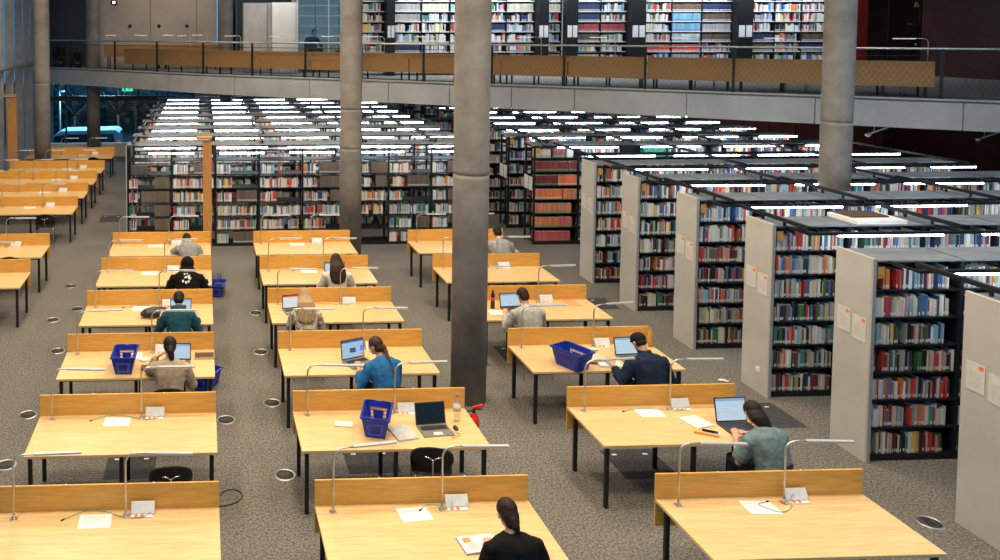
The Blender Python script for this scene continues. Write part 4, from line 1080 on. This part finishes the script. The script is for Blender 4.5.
# plants at the upper left
def plant(px, py, Y, z, h, n, label, spread=.5):
    p = at_y(px, py, Y); t = thing('potted_plant', label, 'plant', (p.x, p.y, z))
    k = MB(); k.lathe([(.16, 0), (.22, .35), (.2, .34), (.19, .3)], M['black_plastic'], 16); k.build('pot', t)
    k = MB(); r2 = random.Random(int(px))
    for i in range(n):
        a = r2.uniform(0, 6.28); s = r2.uniform(.3, 1)*spread; hh = h*r2.uniform(.5, 1); pts = []
        for j in range(6):
            u = j/5; pts.append(Vector((math.cos(a)*s*u*(.6+.4*u), math.sin(a)*s*u*(.6+.4*u), .3+hh*(u-.35*u*u*u))))
        sd = Vector((-math.sin(a), math.cos(a), 0)); vs = []
        for j, q in enumerate(pts): w = .05*math.sin(math.pi*(.12+.85*j/5)); vs += [q-sd*w, q+sd*w, q+Vector((0, 0, -.008))]
        fs = []
        for j in range(5): b0 = j*3; fs += [(b0, b0+1, b0+4, b0+3), (b0+1, b0+2, b0+5, b0+4), (b0+2, b0, b0+3, b0+5)]
        k.add(vs, fs, M['leaf'])
    k.build('foliage', t)
plant(60, 55, 33.0, HU+.013, .95, 80, 'leafy plant upstairs beside the left round column', .42)
plant(77, 58, 32.75, HU+.013, .55, 50, 'lower leafy plant upstairs right of the taller one', .4)

# ------------------------------------------------------------------ outside
k = MB(); k.box(-60, 30, 34.2, 110, -2.4, -2.3, M['asphalt']); k.box(-60, -7.6, -5, 34, -2.4, -2.3, M['asphalt']); o = k.build('ground_outside'); struct(o)
t = thing('parked_van', 'white van parked outside beyond the back window', 'van', (at_y(77, 140, 44).x, 44, -2.2))
k = MB(); prof = [(-2.4, .35), (-2.4, .9), (-1.75, 1.15), (-1.0, 1.85), (-.7, 2.0), (2.2, 2.05), (2.4, 1.9), (2.45, .35)]
def side(pts, y0, y1, mat, kk): 
    n = len(pts); kk.add([(x, y0, z) for x, z in pts]+[(x, y1, z) for x, z in pts], [tuple(range(n)), tuple(range(2*n-1, n-1, -1))]+[(i, n+i, n+(i+1) % n, (i+1) % n) for i in range(n)], M[mat])
side(prof, -.9, .9, 'van_white', k); k.build('body', t)
for pts, nm in (([(-1.62, 1.2), (-.98, 1.75), (-.5, 1.8), (-.5, 1.2)], 'side_window'), ([(-.4, 1.2), (-.4, 1.82), (.8, 1.84), (.8, 1.2)], 'side_window'), ([(.9, 1.2), (.9, 1.84), (2.1, 1.85), (2.2, 1.2)], 'side_window')):
    k = MB(); side(pts, -.915, -.902, 'van_glass', k); k.build(nm, t)
for x in (-1.6, 1.6):
    k = MB(); k.tube([(x, -.93, .34), (x, -.7, .34)], .34, M['black_plastic'], 20); w_ = k.build('wheel', t); k = MB(); k.tube([(x, -.935, .34), (x, -.932, .34)], .18, M['alu'], 14); k.build('hub', w_)
k = MB(); side([(2.3, 1.15), (2.3, 1.5), (2.46, 1.5), (2.46, 1.15)], -.93, -.901, 'tail', k); k.build('tail_light', t)
def tree(x, y, h, label, seed):
    t = thing('bare_tree', label, 'tree', (x, y, -2.3)); r2 = random.Random(seed); k = MB()
    def br(p, d, l, r, dep):
        q = p+d*l; k.tube([p, (p+q)/2+Vector((r2.uniform(-.05, .05)*l, 0, 0)), q], [r, r*.8, r*.6], M['bark'], 5)
        if dep:
            for _ in range(3):
                v = (d+Vector((r2.uniform(-.8, .8), r2.uniform(-.5, .5), r2.uniform(-.3, .5)))).normalized(); br(q, v, l*r2.uniform(.6, .8), r*.55, dep-1)
    br(Vector((0, 0, 0)), Vector((0, 0, 1)), h*.28, .13, 5); k.build('branches', t)
for i, (px, Y, h) in enumerate([(60, 56, 9), (75, 49.5, 8), (118, 49, 8.5), (135, 53, 9), (102, 66, 10), (36, 72, 9)]):
    tree(at_y(px, 120, Y).x, Y, h, 'bare dark tree outside the back window, %s' % ['above the van cab', 'just right of the thick left column', 'right of the van', 'nearest the bookcases', 'behind the van middle', 'farthest left'][i], i+3)
r2 = random.Random(5)
k = MB()
for i in range(1500):
    x = r2.uniform(-30, 6); y = r2.uniform(57, 60); z = -2.3+r2.random()**1.2*3.6; s = r2.uniform(.15, .5); a = r2.uniform(0, 3.14); bb = r2.uniform(-1, 1)
    u = Vector((math.cos(a), math.sin(a)*.5, bb)).normalized()*s; v = Vector((0, 0, 1)).cross(u).normalized()*s*.6+Vector((0, 0, s*.5))
    c = Vector((x, y, z)); k.add([c-u, c+v, c+u, c-v], [(0, 1, 2, 3)], M['hedge'])
k.box(-30, 6, 60.5, 61, -2.3, .2, M['hedge'])
tag(k.build('hedge_foliage'), 'dark hedge and shrubs behind the parked van outside', 'hedge', None, 'stuff')
t = thing('street_lamp', 'thin pale street lamp post outside, left of the van', 'street lamp', (at_y(60, 110, 47).x, 47, -2.3))
k = MB(); k.tube([(0, 0, 0), (0, 0, 3.9)], .05, M['alu'], 8); k.build('pole', t); k = MB(); k.tube([(-.05, 0, 3.9), (.35, 0, 3.95)], .07, M['alu'], 8); k.build('head', t)

# ------------------------------------------------------------------ people
def cloth_mat(name, c, var=.15, scale=14, pattern=None):
    m = noise_mat(name, tuple(v*(1-var) for v in c), tuple(min(1, v*(1+var)) for v in c), scale, .9, bump=.25, spec=.15, stretch=(1, 1, .5)); return m
def pattern_mat(name, cols, scale=9):
    m, nt, b = new_mat(name); N = nt.nodes.new; L = nt.links.new
    tc = N('ShaderNodeTexCoord'); v = N('ShaderNodeTexNoise'); v.inputs['Scale'].default_value = scale; v.inputs['Detail'].default_value = 1
    cr = N('ShaderNodeValToRGB'); cr.color_ramp.interpolation = 'CONSTANT'; els = cr.color_ramp.elements
    els[0].color = (*cols[0], 1); els[0].position = 0; els[1].color = (*cols[1], 1); els[1].position = .45
    for i, c in enumerate(cols[2:]): e = els.new(.52+.07*i); e.color = (*c, 1)
    L(tc.outputs['Object'], v.inputs['Vector']); L(v.outputs['Fac'], cr.inputs[0]); L(cr.outputs[0], b.inputs['Base Color']); b.inputs['Roughness'].default_value = .9
    return m
def remesh(o, vox, sm=2, tex=None, strength=0):
    m = o.modifiers.new('remesh', 'REMESH'); m.mode = 'VOXEL'; m.voxel_size = vox; m.use_smooth_shade = True
    if sm: s = o.modifiers.new('smooth', 'SMOOTH'); s.factor = .5; s.iterations = sm
    if tex:
        tx = bpy.data.textures.get(tex) or bpy.data.textures.new(tex, 'CLOUDS'); tx.noise_scale = .09
        d = o.modifiers.new('folds', 'DISPLACE'); d.texture = tx; d.strength = strength; d.mid_level = .5
    return o
def person(label, x, y, rz=0, z=0, lean=30, hpitch=25, hyaw=0, head_drop=0, hl=(-.2, .42, .76), hr=(.2, .42, .76), top='grey', hair=(.02, .012, .008), style='bun', trousers='dark', scale=1.0, shw=.185, sleeve=1.0, hood=False, hem=.46, short_sleeve=False, cuff=.85, bulk=1.0):
    t = thing('person', label, 'person', (x, y, z), rz)
    V = Vector
    # spine
    N = 14; sp = []; p = V((0, 0, .50)); ds = .53/N; dirs = []
    for i in range(N+1):
        ph = R(lean)*(.55+.85*i/N); d = V((0, math.sin(ph), math.cos(ph))); sp.append(p.copy()); dirs.append(d); p = p+d*ds
    X = V((1, 0, 0))
    W = [(0, .165, .125), (.12, .165, .12), (.25, .14, .1), (.45, .15, .108), (.65, .17, .12), (.8, .185, .118), (.88, .17, .10), (.94, .12, .078), (1, .06, .06)]
    def ww(u, add=0):
        for a, b_ in zip(W[:-1], W[1:]):
            if a[0] <= u <= b_[0]:
                q = (u-a[0])/(b_[0]-a[0]); return a[1]+(b_[1]-a[1])*q+add, a[2]+(b_[2]-a[2])*q+add
        return W[-1][1]+add, W[-1][2]+add
    def rings(add, u0=0, u1=1):
        out = []
        for i in range(N+1):
            u = i/N
            if u0-1e-6 <= u <= u1+1e-6:
                a, b_ = ww(u, add); out.append((sp[i], X, dirs[i].cross(X)*-1, a*(bulk if add else 1), b_*(bulk if add else 1)))
        return out
    nb_ = sp[-1]; nd = (dirs[-1]*.6+V((0, 0, .45))).normalized()
    pitch = R(hpitch); fwd = V((0, math.cos(pitch), -math.sin(pitch))); fwd = Matrix.Rotation(R(hyaw), 3, 'Z') @ fwd
    upv = V((0, math.sin(pitch), math.cos(pitch))); upv = Matrix.Rotation(R(hyaw), 3, 'Z') @ upv; sd = fwd.cross(upv).normalized()
    neck_top = nb_+nd*.06+V((0, 0, -head_drop))
    hc = neck_top+upv*.095+fwd*.025
    HM = Matrix((sd, fwd, upv)).transposed().to_4x4()
    def H(v): return hc+HM @ V(v)
    # shoulders / arms
    k8 = sp[int(N*.83)]; 
    arms = []
    for s, h in ((-1, V(hl)), (1, V(hr))):
        S = k8+X*s*shw; a, b_ = .29, .26; dv = h-S; D = min(dv.length, a+b_-.005); dvn = dv.normalized(); Hh = S+dvn*D
        pole = V((s*.38, -.2, -.85)); pole = (pole-dvn*pole.dot(dvn)).normalized()
        ca = (a*a+D*D-b_*b_)/(2*a*D); E = S+dvn*a*ca+pole*a*math.sqrt(max(0, 1-ca*ca))
        if E.z < .765 and E.y > .26: E.z = .775
        arms.append((s, S, E, Hh))
    body = MB(); sk = M['skin']
    body.loft(rings(0), sk)
    body.loft([(nb_-dirs[-1]*.04, X, V((0, 1, 0)), .062, .06), (nb_+nd*.04, X, V((0, 1, 0)), .054, .056), (neck_top+upv*.05, sd, fwd, .052, .056)], sk)
    # head
    body.ellipsoid(hc+upv*.025, .077, .095, .09, sk, HM); body.ellipsoid(hc+fwd*.028-upv*.045, .058, .062, .07, sk, HM)
    body.ellipsoid(H((0, .103, -.012)), .013, .018, .022, sk, HM, 8, 6); body.ellipsoid(H((0, .088, -.055)), .024, .012, .008, sk, HM, 8, 6); body.ellipsoid(H((0, .08, -.095)), .022, .016, .014, sk, HM, 8, 6)
    for s in (-1, 1): body.ellipsoid(H((s*.08, .002, -.008)), .010, .02, .032, sk, HM, 8, 8); body.ellipsoid(H((s*.03, .085, .022)), .02, .01, .008, sk, HM, 8, 6)
    for s, S, E, Hh in arms:
        body.tube([S-X*s*.05, S, (S+E)/2, E, (E*.6+Hh*.4), Hh], [.05, .05, .042, .037, .036, .025], sk, 10)
        hd = (Hh-E).normalized(); hd = V((hd.x, hd.y, hd.z*.4-.05)).normalized(); side_ = V((0, 0, 1)).cross(hd).normalized()*-1; upn = hd.cross(side_)*1
        if upn.z < 0: upn = -upn
        PM = Matrix((side_, hd, upn)).transposed().to_4x4(); pc = Hh+hd*.05
        body.ellipsoid(pc, .040, .055, .016, sk, PM, 12, 8)
        for q, (ox, ln) in enumerate(((-.029, .066), (-.010, .076), (.010, .071), (.028, .056))):
            ox *= s*-1*-1; b0 = pc+side_*ox+hd*.04; m1 = b0+hd*ln*.5+upn*.008+side_*ox*.25; m2 = b0+hd*ln*.85-upn*.006+side_*ox*.35; m3 = b0+hd*ln-upn*.018+side_*ox*.35
            body.tube([b0, m1, m2, m3], [.0095, .009, .008, .007], sk, 6)
        th = -s*1
        vx = X*th; tside = side_ if side_.dot(vx) > 0 else -side_
        body.tube([pc-hd*.02+tside*.03, pc+hd*.015+tside*.055-upn*.004, pc+hd*.045+tside*.06-upn*.01], [.013, .011, .009], sk, 6)
    hips = sp[0]
    legs = []
    for s in (-1, 1):
        hp = hips+V((s*.09, 0, 0)); kn = V((s*.12, .44, .53)); an = V((s*.13, .36 if s > 0 else .42, .1)); legs.append((s, hp, kn, an))
        body.tube([hp, (hp+kn)/2, kn, (kn+an)/2, an], [.08, .07, .055, .05, .035], sk, 10)
        body.ellipsoid(an+V((0, .07, -.055)), .035, .11, .03, sk)
    o = body.build('body', t); remesh(o, .0085, 1)
    eye = MB()
    for s in (-1, 1): eye.ellipsoid(H((s*.031, .088, .008)), .012, .01, .009, M['eye'], HM, 10, 8); eye.ellipsoid(H((s*.031, .0965, .007)), .005, .003, .005, M['black_plastic'], HM, 8, 6)
    eye.build('eyes', t)
    tm = M[top]
    k = MB(); rr = rings(.02, 0, 1); r0 = list(rr[0]); r0[0] = r0[0]+V((0, 0, -.03)); rr[0] = tuple(r0)
    c, a1, a2, ra, rb = rr[-1]; rr[-1] = (c, a1, a2, .078, .074); k.loft(rr, tm)
    for s, S, E, Hh in arms:
        f = cuff; end = E+(Hh-E)*f if not short_sleeve else E
        if short_sleeve: k.tube([S-X*s*.06, S-V((0, 0, .005)), S+(E-S)*.5, S+(E-S)*.85], [.075, .072*sleeve, .07*sleeve, .066*sleeve], tm, 12)
        else: k.tube([S-X*s*.06, S-V((0, 0, .005)), (S+E)/2, E, (E+end)/2, end], [.075, .07*sleeve, .06*sleeve, .058*sleeve, .05*sleeve, .038*sleeve], tm, 12)
    if hood == 'down':
        k.ellipsoid(nb_-fwd*.05+V((0, -.03, .0)), .12, .085, .06, tm); k.tube([nb_+V((.085, .05, .01)), nb_+V((.1, -.03, .03)), nb_+V((0, -.09, .03)), nb_+V((-.1, -.03, .03)), nb_+V((-.085, .05, .01))], .032, tm, 8)
    if hood == 'up':
        k.ellipsoid(hc+upv*.02-fwd*.01, .125, .135, .13, tm, HM); k.ellipsoid(nb_+V((0, .02, .03)), .15, .1, .09, tm); k.ellipsoid(nb_-V((0, .02, -.02)), .11, .09, .08, tm)
    if hood == 'collar': k.tube([nb_+V((.06, .04, .02)), nb_+V((.07, -.03, .04)), nb_+V((0, -.065, .045)), nb_+V((-.07, -.03, .04)), nb_+V((-.06, .04, .02))], .022, tm, 8)
    o = k.build('sweater' if hood not in ('up', 'collar') else 'jacket', t); remesh(o, .011, 3, 'folds', .022)
    # trousers + shoes
    k = MB(); tr = M['trousers_'+trousers]
    for s, hp, kn, an in legs: k.tube([hp-V((0, .04, -.01)), hp+V((0, .08, .0)), (hp+kn)/2, kn, (kn+an)/2, an+V((0, 0, .02))], [.105, .105, .092, .075, .068, .06], tr, 12)
    k.ellipsoid(hips+V((0, -.01, .01)), .19, .15, .1, tr); remesh(k.build('trousers', t), .014, 2)
    for s, hp, kn, an in legs:
        k = MB(); k.ellipsoid(an+V((0, .07, -.055)), .047, .14, .045, M['black_plastic']); o = k.build('shoe', t)
        for v in o.data.vertices: v.co.z = max(v.co.z, .004)
    # hair
    hm = new_hair(hair); k = MB(); hn = 'hair'
    if style == 'cap':
        k.ellipsoid(H((0, -.02, .0)), .082, .085, .075, hm, HM); remesh(k.build('hair', t), .008, 1)
        k = MB(); k.ellipsoid(H((0, -.004, .045)), .092, .108, .078, M['cap_cloth'], HM); k.ellipsoid(H((0, .05, .02)), .085, .075, .016, M['cap_cloth'], HM); remesh(k.build('cap', t), .008, 2)
    elif style == 'hood':
        pass
    else:
        k.ellipsoid(H((0, -.012, .032)), .088, .1, .092, hm, HM); k.ellipsoid(H((0, -.04, -.02)), .08, .072, .08, hm, HM)
        if style == 'short': pass
        if style in ('bun', 'pony', 'braid', 'tail'):
            if style == 'bun': k.ellipsoid(H((0, -.095, -.03)), .05, .045, .055, hm, HM); k.tube([H((0, -.09, -.03)), H((0, -.12, -.1)), H((.01, -.12, -.16)), H((.015, -.1, -.21))], [.045, .045, .035, .015], hm, 10)
            if style == 'pony': k.tube([H((0, -.09, .0)), H((0, -.12, -.06)), H((.015, -.11, -.14)), H((.02, -.09, -.2))], [.03, .048, .04, .018], hm, 10)
            if style == 'tail': k.ellipsoid(H((0, -.055, -.06)), .07, .05, .07, hm, HM); k.tube([H((0, -.07, -.05)), H((.012, -.085, -.11)), H((.03, -.08, -.165))], [.05, .036, .012], hm, 10)
            if style == 'braid':
                bk_ = [sp[int(N*u)]+V((.035+.05*(1-u), 0, 0))-(dirs[int(N*u)].cross(X)*-1)*0+V((0, -.135*math.cos(R(lean)), .115*math.sin(R(lean)))) for u in (.95, .8, .65, .5, .4)]
                pts = [H((0, -.09, -.02)), H((.01, -.11, -.07))]+bk_; rs = [.04, .034, .026, .024, .021, .018, .012]; P2 = []; R2 = []
                for a in range(len(pts)-1):
                    for b_ in range(4): u = b_/4; P2.append(pts[a].lerp(pts[a+1], u)); R2.append((rs[a]*(1-u)+rs[a+1]*u)*(1.12 if b_ % 2 else .85))
                k.tube(P2, R2, hm, 10)
        if style == 'long':
            bp = []
            for u in (1, .9, .78, .64, .5): 
                i = int(N*u); back = dirs[i].cross(X); back = back if back.y < 0 else -back
                bp.append((sp[i]+back*(.11+.02*(u < .95)), u))
            k.loft([(H((0, -.02, .03)), sd, HM.to_3x3() @ V((0, -1, 0)), .1, .09), (H((0, -.05, -.04)), sd, V((0, -.8, .5)), .115, .085), (bp[0][0]+V((0, 0, .02)), X, V((0, -.8, .5)), .135, .08), (bp[1][0], X, V((0, -.8, .5)), .15, .065), (bp[2][0], X, V((0, -.8, .5)), .145, .05), (bp[3][0], X, V((0, -.8, .5)), .12, .035), (bp[4][0], X, V((0, -.8, .5)), .05, .02)], hm, 16)
        if style == 'loose':
            k.loft([(H((0, -.03, .0)), sd, HM.to_3x3() @ V((0, -1, 0)), .095, .085), (H((0, -.05, -.07)), sd, HM.to_3x3() @ V((0, -1, 0)), .1, .075), (H((.02, -.06, -.14)), sd, HM.to_3x3() @ V((0, -1, 0)), .08, .06), (H((.05, -.07, -.2)), sd, HM.to_3x3() @ V((0, -1, 0)), .03, .03)], hm, 16)
        remesh(k.build('hair', t), .009 if style not in ('braid',) else .007, 1)
    return t, sp, dirs
HC = {}
def new_hair(c):
    if c not in HC:
        m = noise_mat('hair_%d' % len(HC), tuple(v*.5 for v in c), tuple(min(1, v*1.5) for v in c), 26, .6, spec=.25, stretch=(3, 3, .5), bump=.4, detail=5); HC[c] = m
    return HC[c]
for n_, c_ in dict(c_beige=(.33, .27, .2), c_teal=(.012, .06, .085), c_black=(.006, .006, .007), c_lgrey=(.27, .27, .28), c_cream=(.6, .56, .48), c_blue=(.02, .12, .30), c_greyshirt=(.38, .38, .35), c_navy=(.012, .022, .045), c_sage=(.13, .19, .20), c_grey=(.3, .31, .31)).items(): M[n_] = cloth_mat(n_, c_)
M['c_print'] = pattern_mat('floral_blouse', [(.55, .48, .38), (.5, .42, .3), (.08, .16, .3), (.5, .4, .12), (.6, .55, .5)], 11)
M['trousers_dark'] = cloth_mat('dark_trousers', (.02, .022, .03)); M['cap_cloth'] = cloth_mat('black_cap', (.012, .012, .014))
BL = (.012, .009, .008); DB = (.03, .015, .009); BR_ = (.055, .025, .012)
def F(c, r): return front(c, r)
def seat(label_person, label_chair, px, c, r, dy=-.26, chair=True, crz=0, **kw):
    y = F(c, r)+dy; zz = kw.pop('zref', 1.12); x = kw.pop('x', None)
    if x is None: x = at_y(px, 300, y+.25).x
    res = person(label_person, x, y, **kw)
    if chair: put_chair(x-.0, y-.02, label_chair, R(crz))
    return res
P_black = seat('woman in a black top with tied brown hair reading an open book', 'black chair under the woman in the black top', 506, 'M', 1, x=2.62, dy=-.13, lean=15, hpitch=34, hyaw=2, head_drop=.015, hl=(-.17, .27, .77), hr=(.22, .26, .77), top='c_black', hair=(.018, .009, .006), style='tail', shw=.195, sleeve=1.1, bulk=1.08, rz=R(4))
seat('person in a beige sweater with black ponytail at a laptop', 'black chair under the person in the beige sweater', 169, 'L', 3, x=-.45, dy=-.2, lean=16, hpitch=20, hyaw=5, hl=(-.17, .28, .98), hr=(.2, .35, .80), top='c_beige', hair=BL, style='pony', shw=.19, sleeve=1.25, bulk=1.12)
seat('person in a teal hoodie with black hair at the fourth left desk', 'black chair under the person in the teal hoodie', 179, 'L', 4, x=-.40, dy=-.22, lean=30, hpitch=34, hl=(-.28, .38, .79), hr=(.28, .38, .79), top='c_teal', hair=BL, style='short', hood='down', shw=.19, sleeve=1.25, bulk=1.08)
P_jack = seat('person in a black hooded jacket with pale back print', 'black chair under the person in the black jacket', 183, 'L', 5, x=-.31, dy=-.2, lean=38, hpitch=40, hl=(-.30, .38, .79), hr=(.32, .4, .79), top='c_black', hair=BL, style='hood', hood='up', shw=.22, sleeve=1.35, bulk=1.25)
seat('person in a light grey hoodie slumped over the sixth left desk', 'black chair under the slumped grey hoodie', 183, 'L', 6, x=-.30, dy=-.14, lean=40, hpitch=45, head_drop=.03, hl=(-.18, .42, .78), hr=(.25, .36, .79), top='c_lgrey', hair=BL, style='short', hood='down', shw=.19, sleeve=1.3, bulk=1.12, rz=R(8))
seat('person with very long straight dark hair and cream top', 'black chair under the long dark haired person', 337, 'M', 5, x=2.36, dy=-.2, lean=18, hpitch=22, hl=(-.22, .38, .79), hr=(.24, .38, .79), top='c_cream', hair=DB, style='long', sleeve=1.3)
seat('person with long blonde hair and patterned blouse', 'black chair under the blonde person', 303, 'M', 4, x=1.56, dy=-.2, lean=20, hpitch=25, hl=(-.15, .38, .79), hr=(.18, .38, .79), top='c_print', hair=(.34, .23, .13), style='long', bulk=1.0)
seat('person in a bright blue sweater with a long brown braid', 'black chair under the person in the blue sweater', 383, 'M', 3, x=2.38, dy=-.26, lean=30, hpitch=22, hyaw=38, hl=(-.26, .36, .79), hr=(.12, .36, .79), top='c_blue', hair=BR_, style='braid', shw=.195, sleeve=1.15, bulk=1.12, rz=R(14))
seat('man in a pale grey shirt with short dark hair', 'black chair under the man in the pale grey shirt', 523, 'R', 4, x=5.02, dy=-.28, lean=24, hpitch=25, hyaw=10, hl=(-.22, .42, .79), hr=(.2, .4, .79), top='c_greyshirt', hair=DB, style='short', shw=.205, sleeve=1.2, bulk=1.15, rz=R(6))
seat('person in a navy jacket and black cap typing on a laptop', 'black chair under the navy jacketed person', 643, 'R', 3, x=5.85, dy=-.28, lean=26, hpitch=28, hyaw=14, hl=(-.34, .36, .79), hr=(.3, .33, .79), top='c_navy', hair=DB, style='cap', hood='collar', shw=.215, sleeve=1.35, bulk=1.25, rz=R(6))
seat('person in a grey-green shirt with black hair leaning over the second right desk', 'black chair left of the grey-green shirt', 758, 'R', 2, x=6.05, dy=-.36, chair=False, lean=26, hpitch=36, hyaw=-6, hl=(-.14, .38, .79), hr=(.08, .45, .79), top='c_sage', hair=BL, style='loose', shw=.2, sleeve=1.2, bulk=1.22, rz=R(12), short_sleeve=True)
put_chair(5.86, F('R', 2)-.36, 'black chair left of the grey-green shirt, second right desk', R(28))
seat('person in a grey shirt with dark hair at the sixth right desk', 'black chair under the grey shirt, sixth right desk', 499, 'R', 6, x=6.02, dy=-.2, lean=26, hpitch=30, hl=(-.2, .38, .79), hr=(.2, .38, .79), top='c_grey', hair=BL, style='short', shw=.2, sleeve=1.25, bulk=1.2)
person('dark silhouette seated behind the upstairs glass partition', 3.9, 28.6, R(200), HU+.30, lean=10, hpitch=10, hl=(-.2, .35, .8), hr=(.2, .35, .8), top='c_black', hair=BL, style='short')
put_chair(3.9, 28.58, 'dark high chair under the seated silhouette upstairs', R(200), HU+.0125, 'chairs upstairs').scale = (1, 1, 1.6); put_chair(3.25, 28.3, 'dark chair left of the seated silhouette upstairs', R(160), HU+.0125, 'chairs upstairs'); put_chair(4.95, 28.4, 'dark chair right of the seated silhouette upstairs', R(200), HU+.0125, 'chairs upstairs')
# pale abstract print on the jacket back
t, sp, dirs = P_jack
k = MB(); i = 9; bk_ = dirs[i].cross(Vector((1, 0, 0))); bk_ = bk_ if bk_.y < 0 else -bk_; c = sp[i]+bk_*.182; up_ = dirs[i]; X_ = Vector((1, 0, 0)); r2 = random.Random(3)
for q in range(18):
    a = q*.77; rr_ = .01+.062*r2.random(); cc = c+X_*math.cos(a)*rr_*1.2+up_*math.sin(a)*rr_*1.5; s = .010+.012*r2.random(); n = 7
    vs = [cc+X_*math.cos(2*math.pi*j/n)*s*(1.3 if j % 2 else .7)+up_*math.sin(2*math.pi*j/n)*s*(1.3 if j % 2 else .7)+bk_*.004 for j in range(n)]+[cc+X_*math.cos(2*math.pi*j/n)*s*.9+up_*math.sin(2*math.pi*j/n)*s*.9-bk_*.02 for j in range(n)]
    k.add(vs, [tuple(range(n)), tuple(range(2*n-1, n-1, -1))]+[(j, n+j, n+(j+1) % n, (j+1) % n) for j in range(n)], M['white_plastic'])
k.build('back_print', t)

# ------------------------------------------------------------------ light
w = bpy.data.worlds.new('world'); sc.world = w; w.use_nodes = True; bg = w.node_tree.nodes['Background']
bg.inputs[0].default_value = (.09, .30, .50, 1); bg.inputs[1].default_value = 1.25
def area(name, loc, sx, sy, power, col, rot=(0, 0, 0), spread=180):
    l = bpy.data.lights.new(name, 'AREA'); l.shape = 'RECTANGLE'; l.size = sx; l.size_y = sy; l.energy = power; l.color = col; l.spread = R(spread)
    o = bpy.data.objects.new(name, l); COL.objects.link(o); o.location = loc; o.rotation_euler = rot; return o
for i, y in enumerate((4.5, 8.5, 12.5, 16.5, 21)):
    for j, x in enumerate((-3.4, 1.6, 5.4)):
        if x > 5 and y > 14: continue
        area('ceiling_luminaire', (x, y, 9.4), 1.2, 1.2, 235, (1, .80, .55), spread=165)
area('ceiling_luminaire', (-4.6, 25, 9.4), 1.2, 1.2, 150, (1, .78, .5), spread=150)
area('stack_luminaire', (12, 12, 9.4), 5, 5, 300, (.84, .93, 1), spread=160)
area('stack_luminaire', (11, 6, 9.4), 4, 3, 160, (.9, .95, 1), spread=160)
for x in (8, 12, 16, 19.5): area('upstairs_luminaire', (x, 25.7, 7.6), 3.2, .2, 170, (.88, .95, 1), rot=(R(25), 0, 0))
area('upstairs_luminaire', (-1.2, 31, 8.5), 2.5, .6, 90, (1, .82, .66)); area('upstairs_luminaire', (2.6, 26.6, 8.5), 2, .4, 50, (.95, .95, 1)); area('upstairs_luminaire', (4.4, 29, 7.5), 2, .6, 20, (.7, .88, 1))
area('van_fill', (at_y(60, 110, 47).x+2.5, 46, 5.5), 2, 2, 2200, (.75, .9, 1))  # added fill above the van to brighten it, not a lamp out there
area('cabinet_fill', (2.4, 26.9, 7.2), 1.6, .3, 45, (.95, .95, 1))  # added fill that lightens the tall cabinets, no fitting there
area('wall_washer', (19, 21.5, 3.0), 3, .2, 45, (1, .85, .8), rot=(R(80), 0, 0))
